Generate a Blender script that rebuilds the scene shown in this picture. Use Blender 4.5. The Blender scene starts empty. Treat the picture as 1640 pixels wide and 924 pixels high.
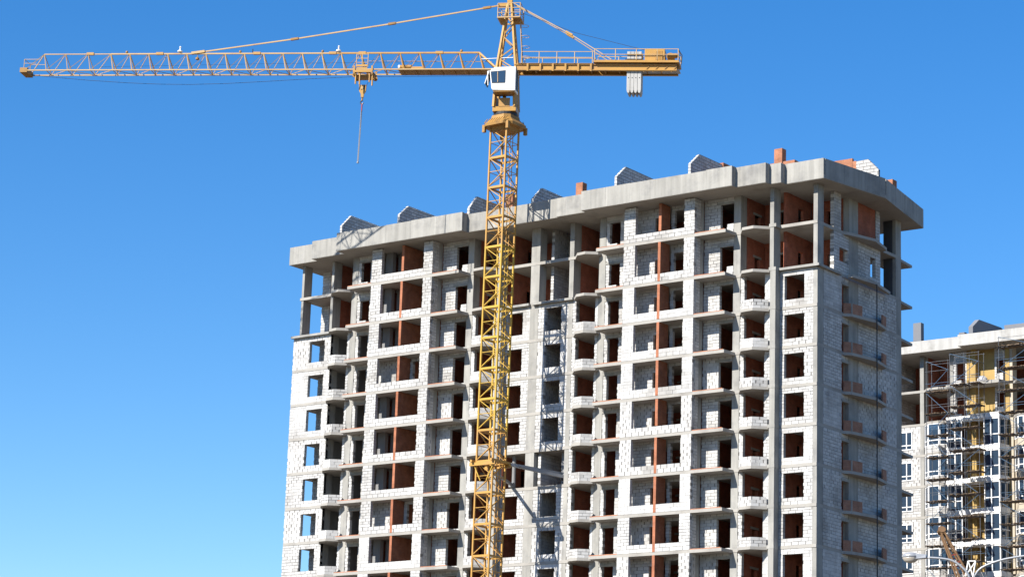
import bpy, bmesh, math, random
from mathutils import Vector, Matrix
random.seed(7)
S = bpy.context.scene
COL = S.collection
R = math.radians

# ------------------------------------------------------------------ camera
def look_matrix(yaw, pitch, roll, loc):
    f = Vector((-math.sin(yaw)*math.cos(pitch), math.cos(yaw)*math.cos(pitch), math.sin(pitch)))
    r = Vector((math.cos(yaw), math.sin(yaw), 0)); u = r.cross(f)
    rr = math.cos(roll)*r + math.sin(roll)*u; uu = -math.sin(roll)*r + math.cos(roll)*u
    m = Matrix((rr, uu, -f)).transposed().to_4x4(); m.translation = loc
    return m
cam = bpy.data.objects.new('camera', bpy.data.cameras.new('camera')); COL.objects.link(cam)
cam.matrix_world = look_matrix(0.651888474, 0.23762993, 0.0334616718, Vector((92.5131457, -158.724053, 1.7)))
cam.data.sensor_width = 36; cam.data.lens = 36*4035.60225/1640
cam.data.clip_start = 1; cam.data.clip_end = 12000
S.camera = cam

# ------------------------------------------------------------------ light
SUN = Vector((0.33, 1.0, -0.82)).normalized()          # direction the light travels
EL = math.asin(-SUN.z); AZ = math.atan2(-SUN.x, -SUN.y)
w = bpy.data.worlds.new('World'); S.world = w; w.use_nodes = True
nt = w.node_tree; bg = nt.nodes['Background']
sky = nt.nodes.new('ShaderNodeTexSky'); sky.sky_type = 'NISHITA'; sky.sun_disc = False
sky.sun_elevation = EL; sky.sun_rotation = AZ; sky.altitude = 100
sky.air_density = 1.0; sky.dust_density = 0.0; sky.ozone_density = 3.5
hs = nt.nodes.new('ShaderNodeHueSaturation'); hs.inputs['Saturation'].default_value = 1.35; hs.inputs['Hue'].default_value = .506   # the whole sky, evenly
nt.links.new(sky.outputs[0], hs.inputs['Color']); nt.links.new(hs.outputs[0], bg.inputs[0]); bg.inputs[1].default_value = 0.087
sl = bpy.data.lights.new('sun', 'SUN'); sl.energy = 5.0; sl.angle = R(0.5); sl.color = (1, .94, .85)
so = bpy.data.objects.new('sun', sl); COL.objects.link(so)
so.rotation_euler = SUN.to_track_quat('-Z', 'Y').to_euler(); so.location = (0, -60, 120)
S.view_settings.view_transform = 'Standard'; S.view_settings.look = 'None'
S.view_settings.exposure = 1.05; S.view_settings.gamma = 1

# ------------------------------------------------------------------ materials
ALB = .62                                        # overall level of the weathered surface colours
def mat(name, base, rough=.8, var=.12, scale=3., bump=.0, metal=0., spec=.3, tint=None, island=0., streak=0., fine=0.):
    base = tuple(c*ALB for c in base); tint = tuple(c*ALB for c in tint) if tint else None
    m = bpy.data.materials.new(name); m.use_nodes = True
    n = m.node_tree.nodes; l = m.node_tree.links; b = n['Principled BSDF']
    b.inputs['Roughness'].default_value = rough; b.inputs['Metallic'].default_value = metal
    b.inputs['Specular IOR Level'].default_value = spec
    tc = n.new('ShaderNodeTexCoord')
    def math_(op, a, c):
        q = n.new('ShaderNodeMath'); q.operation = op
        for i, v in enumerate((a, c)):
            if isinstance(v, (int, float)): q.inputs[i].default_value = v
            else: l.new(v, q.inputs[i])
        return q.outputs[0]
    def noise(sc, det=5, sxyz=None):
        t = n.new('ShaderNodeTexNoise'); t.inputs['Scale'].default_value = sc; t.inputs['Detail'].default_value = det
        t.inputs['Roughness'].default_value = .6
        if sxyz:
            mp = n.new('ShaderNodeMapping'); mp.inputs['Scale'].default_value = sxyz
            l.new(tc.outputs['Object'], mp.inputs[0]); l.new(mp.outputs[0], t.inputs[0])
        else: l.new(tc.outputs['Object'], t.inputs[0])
        return t.outputs[0]
    n1 = noise(scale)
    k = math_('MULTIPLY_ADD', n1, 2*var); k.node.inputs[2].default_value = 1-var
    if streak:
        n2 = noise(1.0, 4, (2.2, 2.2, .18))
        s = n.new('ShaderNodeMapRange'); s.inputs[1].default_value = .35; s.inputs[2].default_value = .7
        s.inputs[3].default_value = 1-streak; s.inputs[4].default_value = 1+streak*.3; l.new(n2, s.inputs[0])
        k = math_('MULTIPLY', k, s.outputs[0])
    if fine:
        n3 = noise(scale*9, 3)
        s = n.new('ShaderNodeMapRange'); s.inputs[1].default_value = .55; s.inputs[2].default_value = .75
        s.inputs[3].default_value = 1; s.inputs[4].default_value = 1-fine; l.new(n3, s.inputs[0])
        k = math_('MULTIPLY', k, s.outputs[0])
    if island:
        g = n.new('ShaderNodeNewGeometry'); oi = n.new('ShaderNodeObjectInfo')
        a = math_('FRACT', math_('ADD', g.outputs['Random Per Island'], oi.outputs['Random']), 0)
        a2 = math_('MULTIPLY_ADD', a, island*2); a2.node.inputs[2].default_value = 1-island
        k = math_('MULTIPLY', k, a2)
    vm = n.new('ShaderNodeVectorMath'); vm.operation = 'SCALE'; l.new(k, vm.inputs['Scale'])
    if tint:
        mx = n.new('ShaderNodeMix'); mx.data_type = 'RGBA'
        mx.inputs['A'].default_value = (*base, 1); mx.inputs['B'].default_value = (*tint, 1)
        n4 = noise(scale*.7, 6); s = n.new('ShaderNodeMapRange'); s.inputs[1].default_value = .5; s.inputs[2].default_value = .68
        l.new(n4, s.inputs[0]); l.new(s.outputs[0], mx.inputs['Factor']); l.new(mx.outputs['Result'], vm.inputs[0])
    else: vm.inputs[0].default_value = base
    l.new(vm.outputs[0], b.inputs['Base Color'])
    if bump:
        bp = n.new('ShaderNodeBump'); bp.inputs['Strength'].default_value = bump; bp.inputs['Distance'].default_value = .02
        l.new(noise(scale*6, 6), bp.inputs['Height']); l.new(bp.outputs[0], b.inputs['Normal'])
    return m
def brick_mat(name, c1, c2, mortar, w=.26, h=.077):
    c1, c2, mortar = (tuple(c*ALB for c in q) for q in (c1, c2, mortar))
    m = bpy.data.materials.new(name); m.use_nodes = True
    n = m.node_tree.nodes; l = m.node_tree.links; b = n['Principled BSDF']; b.inputs['Roughness'].default_value = .9
    b.inputs['Specular IOR Level'].default_value = .2
    tc = n.new('ShaderNodeTexCoord'); sp = n.new('ShaderNodeSeparateXYZ'); l.new(tc.outputs['Object'], sp.inputs[0])
    ad = n.new('ShaderNodeMath'); ad.operation = 'ADD'; l.new(sp.outputs[0], ad.inputs[0]); l.new(sp.outputs[1], ad.inputs[1])
    cb = n.new('ShaderNodeCombineXYZ'); l.new(ad.outputs[0], cb.inputs[0]); l.new(sp.outputs[2], cb.inputs[1])
    br = n.new('ShaderNodeTexBrick'); l.new(cb.outputs[0], br.inputs[0])
    br.inputs['Color1'].default_value = (*c1, 1); br.inputs['Color2'].default_value = (*c2, 1); br.inputs['Mortar'].default_value = (*mortar, 1)
    br.inputs['Scale'].default_value = 1; br.inputs['Brick Width'].default_value = w; br.inputs['Row Height'].default_value = h
    br.inputs['Mortar Size'].default_value = .007; br.inputs['Bias'].default_value = -.2
    ns = n.new('ShaderNodeTexNoise'); ns.inputs['Scale'].default_value = 1.6; ns.inputs['Detail'].default_value = 5; l.new(tc.outputs['Object'], ns.inputs[0])
    mr = n.new('ShaderNodeMapRange'); mr.inputs[1].default_value = .3; mr.inputs[2].default_value = .7; mr.inputs[3].default_value = .75; mr.inputs[4].default_value = 1.2
    l.new(ns.outputs[0], mr.inputs[0])
    vm = n.new('ShaderNodeVectorMath'); vm.operation = 'SCALE'; l.new(br.outputs[0], vm.inputs[0]); l.new(mr.outputs[0], vm.inputs['Scale'])
    l.new(vm.outputs[0], b.inputs['Base Color'])
    bp = n.new('ShaderNodeBump'); bp.inputs['Strength'].default_value = .5; bp.inputs['Distance'].default_value = .01; bp.invert = True
    l.new(br.outputs['Fac'], bp.inputs['Height']); l.new(bp.outputs[0], b.inputs['Normal'])
    return m
M = {}
M['block'] = mat('aerated_block', (.72, .715, .70), .92, .07, .45, .1, tint=(.50, .485, .46), island=.13, fine=.16, streak=.10)
M['mortar'] = mat('mortar', (.31, .30, .285), .95, .5, 1.2)
M['conc'] = mat('concrete', (.48, .47, .435), .9, .14, .9, .12, tint=(.36, .355, .34), streak=.22, fine=.10, island=.06)
M['conc2'] = mat('concrete_slab', (.49, .47, .43), .9, .14, .7, .12, tint=(.38, .36, .33), fine=.12)
M['dconc'] = mat('grey_concrete', (.33, .335, .34), .9, .15, 1.0, .1, streak=.15)
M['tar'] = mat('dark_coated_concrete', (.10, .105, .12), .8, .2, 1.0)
M['tube'] = mat('dark_scaffold_tube', (.15, .16, .18), .6, .2, 3)
M['red'] = brick_mat('red_brick', (.50, .14, .072), (.39, .105, .055), (.30, .22, .18))
M['terracotta'] = brick_mat('terracotta_brick', (.58, .20, .095), (.48, .155, .075), (.36, .26, .2))
M['brown_brick'] = brick_mat('brown_brick', (.52, .26, .17), (.45, .21, .13), (.30, .24, .2))
M['orange'] = brick_mat('orange_brick', (.56, .22, .11), (.47, .17, .085), (.45, .33, .26))
M['yel'] = mat('crane_yellow', (.66, .36, .075), .45, .14, 1.3, 0, spec=.4, tint=(.55, .30, .10), fine=.2)
M['pale'] = mat('pale_crane_yellow', (.70, .47, .21), .5, .12, 1.2, 0, spec=.35, tint=(.60, .36, .17), fine=.15)
M['byel'] = mat('bright_crane_yellow', (.70, .44, .05), .45, .12, 1.3, 0, spec=.4, tint=(.62, .38, .06), fine=.2)
M['oyel'] = mat('rusty_crane_yellow', (.50, .27, .07), .6, .2, 1.8, 0, tint=(.30, .17, .06), fine=.25)
M['white'] = mat('white_paint', (1.16, 1.16, 1.15), .5, .05, 1.5, 0)
M['cw'] = mat('counterweight_concrete', (.66, .65, .62), .85, .12, 1.2, .1, tint=(.5, .49, .46), streak=.2)
M['steel'] = mat('galvanised_steel', (.42, .43, .45), .5, .15, 3, 0, metal=.3)
M['dark'] = mat('dark_steel', (.045, .045, .05), .6, .2, 3)
M['rope'] = mat('steel_rope', (.07, .07, .08), .6, .1, 3)
M['brown'] = mat('brown_crane_paint', (.24, .14, .07), .7, .25, 2)
M['redp'] = mat('red_paint', (.50, .06, .04), .6, .1, 2)
M['plank'] = mat('scaffold_plank', (.20, .145, .10), .9, .35, 2.5, island=.3)
M['blue'] = mat('blue_scaffold_paint', (.09, .17, .28), .6, .2, 2)
M['ins'] = mat('yellow_insulation', (.58, .40, .15), .95, .15, 1.2, .2, tint=(.46, .32, .13))
M['beige'] = mat('beige_plaster', (.66, .58, .46), .9, .08, .8, .05)
M['gplast'] = mat('grey_plaster', (.25, .26, .285), .9, .08, .8, .05)
M['ghead'] = mat('lamp_shell', (.42, .44, .47), .35, .06, 3, 0, metal=.2)
M['bag'] = mat('white_sack', (.78, .78, .80), .8, .1, 3, .5)
M['ground'] = mat('sandy_ground', (.19, .145, .10), .95, .3, .08, .3, tint=(.12, .105, .065))
def glass(name, c, rough=.04):
    m = bpy.data.materials.new(name); m.use_nodes = True; n = m.node_tree.nodes; l = m.node_tree.links; b = n['Principled BSDF']
    b.inputs['Base Color'].default_value = (*c, 1); b.inputs['Roughness'].default_value = rough
    b.inputs['Specular IOR Level'].default_value = .8; b.inputs['IOR'].default_value = 1.6
    ns = n.new('ShaderNodeTexNoise'); ns.inputs['Scale'].default_value = .8
    bp = n.new('ShaderNodeBump'); bp.inputs['Strength'].default_value = .05; l.new(ns.outputs[0], bp.inputs['Height']); l.new(bp.outputs[0], b.inputs['Normal'])
    return m
M['glass'] = glass('dark_glass', (.025, .045, .075)); M['lens'] = glass('lamp_lens', (.42, .38, .32), .25)

# ------------------------------------------------------------------ mesh building
ORG = {}
class MB:
    def __init__(s): s.v = []; s.f = []
    def quadbox(s, c):
        b = len(s.v); s.v += [tuple(p) for p in c]
        s.f += [(b, b+3, b+2, b+1), (b+4, b+5, b+6, b+7), (b, b+1, b+5, b+4), (b+1, b+2, b+6, b+5), (b+2, b+3, b+7, b+6), (b+3, b, b+4, b+7)]
        return s
    def box(s, x0, y0, z0, x1, y1, z1):
        return s.quadbox([(x0, y0, z0), (x1, y0, z0), (x1, y1, z0), (x0, y1, z0), (x0, y0, z1), (x1, y0, z1), (x1, y1, z1), (x0, y1, z1)])
    def prism(s, pts, z0, z1):
        a = sum(pts[i][0]*pts[(i+1) % len(pts)][1]-pts[(i+1) % len(pts)][0]*pts[i][1] for i in range(len(pts)))
        if a < 0: pts = pts[::-1]
        b = len(s.v); n = len(pts)
        s.v += [(x, y, z0) for x, y in pts]+[(x, y, z1) for x, y in pts]
        s.f += [tuple(range(b+n-1, b-1, -1)), tuple(range(b+n, b+2*n))]
        s.f += [(b+i, b+(i+1) % n, b+n+(i+1) % n, b+n+i) for i in range(n)]
        return s
    def extr(s, pts, d):                       # planar polygon (3d points) extruded along d
        b = len(s.v); n = len(pts); d = Vector(d)
        s.v += [tuple(p) for p in pts]+[tuple(Vector(p)+d) for p in pts]
        s.f += [tuple(range(b+n-1, b-1, -1)), tuple(range(b+n, b+2*n))]
        s.f += [(b+i, b+(i+1) % n, b+n+(i+1) % n, b+n+i) for i in range(n)]
        return s
    def beam(s, p, q, wd, ht=None, up=(0, 0, 1)):
        p = Vector(p); q = Vector(q); d = (q-p).normalized(); ht = ht or wd; up = Vector(up)
        if abs(d.dot(up)) > .98: up = Vector((1, 0, 0))
        a = d.cross(up).normalized()*wd/2; c = a.cross(d).normalized()*ht/2
        return s.quadbox([p-a-c, p+a-c, p+a+c, p-a+c, q-a-c, q+a-c, q+a+c, q-a+c])
    def tube(s, pts, r, n=8, r2=None):
        pts = [Vector(p) for p in pts]; b = len(s.v); m = len(pts)
        for i, p in enumerate(pts):
            d = (pts[min(i+1, m-1)]-pts[max(i-1, 0)]).normalized()
            up = Vector((0, 0, 1)) if abs(d.z) < .95 else Vector((1, 0, 0))
            a = d.cross(up).normalized(); c = a.cross(d)
            rr = r if r2 is None else r+(r2-r)*i/(m-1)
            s.v += [tuple(p+rr*(math.cos(2*math.pi*k/n)*a+math.sin(2*math.pi*k/n)*c)) for k in range(n)]
        for i in range(m-1):
            for k in range(n):
                k2 = (k+1) % n
                s.f.append((b+i*n+k, b+i*n+k2, b+(i+1)*n+k2, b+(i+1)*n+k))
        s.f.append(tuple(range(b+n-1, b-1, -1))); s.f.append(tuple(range(b+(m-1)*n, b+m*n)))
        return s
    def lathe(s, prof, c, n=14, axis='z'):
        b = len(s.v); c = Vector(c)
        for r, h in prof:
            for k in range(n):
                t = 2*math.pi*k/n
                s.v.append(tuple(c+Vector((r*math.cos(t), r*math.sin(t), h))))
        m = len(prof)
        for i in range(m-1):
            for k in range(n):
                k2 = (k+1) % n
                s.f.append((b+i*n+k, b+i*n+k2, b+(i+1)*n+k2, b+(i+1)*n+k))
        s.f.append(tuple(range(b+n-1, b-1, -1))); s.f.append(tuple(range(b+(m-1)*n, b+m*n)))
        return s
    def build(s, name, m, parent=None, label=None, kind=None, fix=False, smooth=False, bevel=0):
        me = bpy.data.meshes.new(name); o = ORG.get(parent, Vector())
        me.from_pydata([(x-o.x, y-o.y, z-o.z) for x, y, z in s.v], [], s.f)
        if fix:
            bm = bmesh.new(); bm.from_mesh(me); bmesh.ops.recalc_face_normals(bm, faces=bm.faces); bm.to_mesh(me); bm.free()
        me.materials.append(M[m]); me.update()
        if smooth:
            for p in me.polygons: p.use_smooth = True
        ob = bpy.data.objects.new(name, me); COL.objects.link(ob)
        if parent: ob.parent = parent; ORG[ob] = o
        else: ORG[ob] = Vector()
        if label: ob['label'] = label
        if kind: ob['kind'] = kind
        if bevel:
            bv = ob.modifiers.new('bevel', 'BEVEL'); bv.width = bevel; bv.segments = 2; bv.limit_method = 'ANGLE'
        return ob
def thing(name, label, cat, loc=(0, 0, 0), group=None):
    o = bpy.data.objects.new(name, None); COL.objects.link(o); o.location = loc; o.empty_display_size = .5
    ORG[o] = Vector(loc); o['label'] = label; o['category'] = cat
    if group: o['group'] = group
    return o
def shared(name, mesh_ob, parent):             # another object on the same mesh data
    c = mesh_ob.copy(); c.name = name; COL.objects.link(c); c.parent = parent; return c

# ------------------------------------------------------------------ block walls
STY = {'full': (.034, .052, .18), 'dash': (.008, .10, .25), 'faint': (.014, .025, .3), 'mix': (.026, .08, .25)}
def block_wall(P, U, W, H, T, holes, style, stuff, parent, name='block_wall', core='mortar', bl=.6, bh=.25, join=None, proud=.02, label=None, seed=None, kind=None):
    """P lower outer corner, U horizontal direction seen from outside (left to right), T thickness; the outer normal is U x up."""
    P = Vector(P); U = Vector(U).normalized(); N = Vector((U.y, -U.x, 0)); Z = Vector((0, 0, 1))
    rnd = random.Random(seed if seed is not None else random.random())
    jh, jv, miss = STY[style]
    zs = [0, H]
    for h in holes: zs += [h[1], h[3]]
    zs = sorted(set(round(min(max(z, 0), H), 3) for z in zs))
    def spans(a, b):
        sp = [(0, W)]
        for h in holes:
            if h[1] < b-.001 and h[3] > a+.001:
                q = []
                for s0, s1 in sp:
                    if h[2] <= s0 or h[0] >= s1: q.append((s0, s1)); continue
                    if h[0] > s0+.02: q.append((s0, h[0]))
                    if h[2] < s1-.02: q.append((h[2], s1))
                sp = q
        return sp
    def bx(mb, u0, u1, z0, z1, d0, d1):         # d0 outer offset, d1 inner depth
        a = P+U*u0; b = P+U*u1
        mb.quadbox([a+N*d0+Z*z0, b+N*d0+Z*z0, b-N*d1+Z*z0, a-N*d1+Z*z0, a+N*d0+Z*z1, b+N*d0+Z*z1, b-N*d1+Z*z1, a-N*d1+Z*z1])
    cm = join if join is not None else MB()
    e = .012
    for a, b in zip(zs, zs[1:]):
        for s0, s1 in spans(a, b):
            bx(cm, s0+e, s1-e, a+.004, b-.004, -proud*.2, T-e)
    if stuff is not None:
        row = 0
        for a, b in zip(zs, zs[1:]):
            n = max(1, round((b-a)/bh)); hh = (b-a)/n
            for i in range(n):
                z0 = a+i*hh; z1 = z0+hh
                for s0, s1 in spans(a, b):
                    off = (row % 2)*bl/2+rnd.uniform(-.06, .06)
                    u = s0-off
                    while u < s1-.01:
                        u0 = max(u, s0); u1 = min(u+bl, s1); u += bl
                        if u1-u0 < .05: continue
                        gv = jv*rnd.uniform(.3, 1.5) if rnd.random() > miss else .006
                        gh = jh*rnd.uniform(.5, 1.4)
                        l0 = gv/2 if u0 > s0 else 0; l1 = gv/2 if u1 < s1 else 0
                        d = proud*rnd.uniform(.6, 1.25)
                        bx(stuff, u0+l0, u1-l1, z0+gh/2, z1-gh/2, d, T)
                row += 1
    if join is None: return cm.build(name, core, parent, label, kind)

# ------------------------------------------------------------------ ground
g = MB(); g.v = [(-6000, -6000, 0), (6000, -6000, 0), (6000, 6000, 0), (-6000, 6000, 0)]; g.f = [(0, 1, 2, 3)]
g.build('ground', 'ground', None, None, 'structure')

# ================================================================== main unfinished building
A = thing('apartment_building', 'tall unfinished concrete and white block apartment building behind the yellow tower crane', 'building', (-26, 6.5, 0))
SB = [54.80, 51.70, 48.32, 45.31]
while SB[-1] > 3.5: SB.append(SB[-1]-3)
SB = SB[:17]+[-.24]
TH = .24
NS = len(SB)-1                                  # storeys
VIS = 11
blk = MB(); lowcore = MB()
def bwall(j, *a, **k):
    if j >= VIS:
        k['join'] = lowcore; a = list(a); a[7] = None; a[8] = None
        return block_wall(*a, **k)
    return block_wall(*a, **k)
def rs(j, pref=None):
    return random.choice(pref or ['full', 'full', 'mix', 'dash', 'faint'])
def put(mb, j, name, m, label=None):
    return mb.build(name, m, A, label)
# floor slabs
def unit_pts(dx):
    return [(-22.4+dx, 0), (-22.25+dx, -.35), (-21.5+dx, -1.1), (-20.8+dx, -1.15), (-19.9+dx, -.25), (-19.9+dx, 0)]
for k in range(1, NS+1):
    z = SB[k]
    left = -52.2 if k >= 2 else -51.75
    mb = MB().prism([(left, -.05), (-.0, -.05), (-.0, 13.0), (left, 13.0)], z, z+TH)
    mb.build('floor_slab', 'conc2', A)
    if k >= NS: continue
    for dx in (0, -25.87):
        MB().prism([(-19.32+dx, -1.4), (-7.27+dx, -1.4), (-7.15+dx, -.06), (-19.32+dx, -.06)], z-.05, z+.19).build('balcony_slab', 'conc2', A)
        # thin course of red brick along the slab edges of the open recesses
        if k >= 1:
            MB().box(-10.06+dx, -1.385, z+.191, -7.4+dx, -1.20, z+.255).build('brick_course', 'orange', A)
            MB().box(-19.30+dx, -1.385, z+.191, -16.68+dx, -1.20, z+.255).build('brick_course', 'orange', A)
        # faceted balconies
        MB().prism([(-22.30+dx, -.06), (-21.45+dx, -1.0), (-20.6+dx, -1.12), (-19.75+dx, -.50), (-19.75+dx, -.06)], z-.02, z+.20).build('balcony_slab', 'conc2', A)
        MB().prism([(-6.75+dx, -.06), (-6.0+dx, -1.05), (-4.95+dx, -1.15), (-4.0+dx, -.30), (-4.0+dx, -.06)], z-.02, z+.20).build('balcony_slab', 'conc2', A)
# projecting ledges at the foot of the two open top floors
for x0, x1 in ((-52.35, -48.0), (-29.3, -26.65), (-26.3, -22.3), (-3.35, .3)):
    MB().box(x0, -.32, SB[2]+.02, x1, -.052, SB[2]+.21).build('ledge', 'conc', A)
MB().box(.002, -.3, SB[2]+.02, .28, 3.2, SB[2]+.21).build('ledge', 'conc', A)
# columns, full height between slabs (each one object, slightly narrower than slab edges)
def column(x0, y0, x1, y1, j0=0, j1=NS, m='conc'):
    for j in range(j0, min(j1, NS)):
        MB().box(x0, y0, SB[j+1]+TH, x1, y1, SB[j]).build('column', m, A)
for dx in (0, -25.87):
    column(-7.38+dx, -.02, -6.76+dx, .85)
    column(-3.74+dx, -.70, -3.40+dx, .25, 0, 2)
    column(-3.68+dx, -.72, -3.21+dx, .02, 2)
    for k in range(1, NS): MB().box(-3.80+dx, -.735, SB[k]-.01, -3.19+dx, -.052, SB[k]+TH+.01).build('column_head', 'conc', A)
    column(-10.5+dx, -.58, -10.06+dx, -.10)
    column(-19.95+dx, -.04, -19.33+dx, .55)
column(-22.87, -.02, -22.45, .95)
column(-48.22, -.02, -47.95, 1.0)
column(-26.70, -.03, -25.84, .9)
column(-.36, -.01, -.001, .88)
column(-51.62, -.01, -51.38, 1.0, 0, 2)
column(-1.1, 12.12, -.30, 12.98, 0, 2, 'tar'); column(-.297, 12.12, -.002, 12.98, 0, 2); column(-.9, 12.12, -.002, 12.98, 2)  # upper end column: inner part near-black, outer strip and lower storeys plain concrete
column(-.5, 4.72, -.003, 6.12)
column(-10.9, 12.2, -10.4, 12.9); column(-50.9, 12.2, -50.4, 12.9)

def opening_rooms(j):
    """red brick partitions and back walls inside storey j"""
    z0 = SB[j+1]+TH; z1 = SB[j]
    def part(x0, y0, x1, y1, m='red', name='brick_partition', zz1=None):
        MB().box(x0, y0, z0, x1, y1, zz1 or z1).build(name, m, A)
    for dx in (0, -25.87):
        gm = 'red' if dx == 0 or j < 2 else 'dconc'
        part(-22.75+dx, .96, -22.5+dx, 4.5, gm)
        part(-19.9+dx, .56, -19.65+dx, 3.6, gm)
        mb = MB().box(-6.98+dx, .86, z0, -6.72+dx, 1.95, z1).box(-6.98+dx, 2.75, z0, -6.72+dx, 3.4, z1).box(-6.98+dx, 1.95, z0+1.75, -6.72+dx, 2.75, z1)
        mb.build('brick_partition', 'red', A)
        MB().box(-6.985+dx, 1.72, z0+1.75, -6.70+dx, 2.95, z0+1.93).build('lintel', 'conc', A)
        part(-16.9+dx, .35, -16.6+dx, 4.5)
        part(-10.45+dx, .35, -10.2+dx, 4.5)
        # back walls with doorways
        for a, b, d0, d1, y in ((-22.5, -19.9, -21.0, -20.2, 4.0), (-19.6, -16.9, -18.9, -18.0, 2.6), (-16.6, -10.45, -15.0, -14.1, 4.3), (-10.2, -7.0, -9.3, -8.4, 4.4), (-6.7, -3.9, -5.3, -4.5, 3.4)):
            mb = MB()
            mb.box(a+dx, y, z0, d0+dx, y+.2, z1).box(d1+dx, y, z0, b+dx, y+.2, z1).box(d0+dx, y, z0+2.1, d1+dx, y+.2, z1)
            mb.build('brick_partition', gm if a == -22.5 else 'red', A)
            MB().box(d0+dx-.2, y-.015, z0+2.1, d1+dx+.2, y+.19, z0+2.28).build('lintel', 'conc', A)
    # corner room: long side partition with a doorway
    for dx in (0, -25.87):
        mb = MB(); mb.box(-3.55+dx, .96 if j < 2 else .52, z0, -3.3+dx, 2.7, z1).box(-3.55+dx, 3.5, z0, -3.3+dx, 4.6, z1).box(-3.55+dx, 2.7, z0+2.0, -3.3+dx, 3.5, z1)
        mb.build('brick_partition', 'red', A)
    mb = MB(); mb.box(-3.3, 4.7, z0, -1.9, 4.95, z1).box(-1.2, 4.7, z0, -.52, 4.95, z1).box(-1.9, 4.7, z0+2., -1.2, 4.95, z1); mb.build('brick_partition', 'red', A)
    MB().box(-29.1, 4.4, z0, -22.6, 4.6, z1).build('brick_partition', 'red', A)
    # deep walls that stop daylight coming through the building
    MB().box(-50.5, 8.2, z0, -10.0, 8.4, z1).build('brick_partition', 'red', A)
    MB().box(-10.0, 8.2, z0, -5.2 if j < 2 else -.5, 8.4, z1).build('brick_partition', 'red', A)
    MB().box(-50.0, 12.7, z0, -8, 12.9, z1).build('brick_partition', 'red', A)
    # left end loggia
    block_wall((-51.55, 2.6, z0), (1, 0, 0), .95, z1-z0, .25, [], 'full', blk if j < VIS else None, A, join=None if j < VIS else lowcore, seed=j*3+1)
    MB().box(-50.58, 2.6, z0, -48.6, 2.85, z1).build('brick_partition', 'red' if j < 2 else 'mortar', A)
    MB().box(-48.55, 1.05, z0, -48.3, 4.5, z1).build('brick_partition', 'red', A) if j < 2 else None
    MB().box(-52.19, 3.6, z0, -51.9, 12.9, z1).build('end_wall', 'mortar', A)

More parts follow.
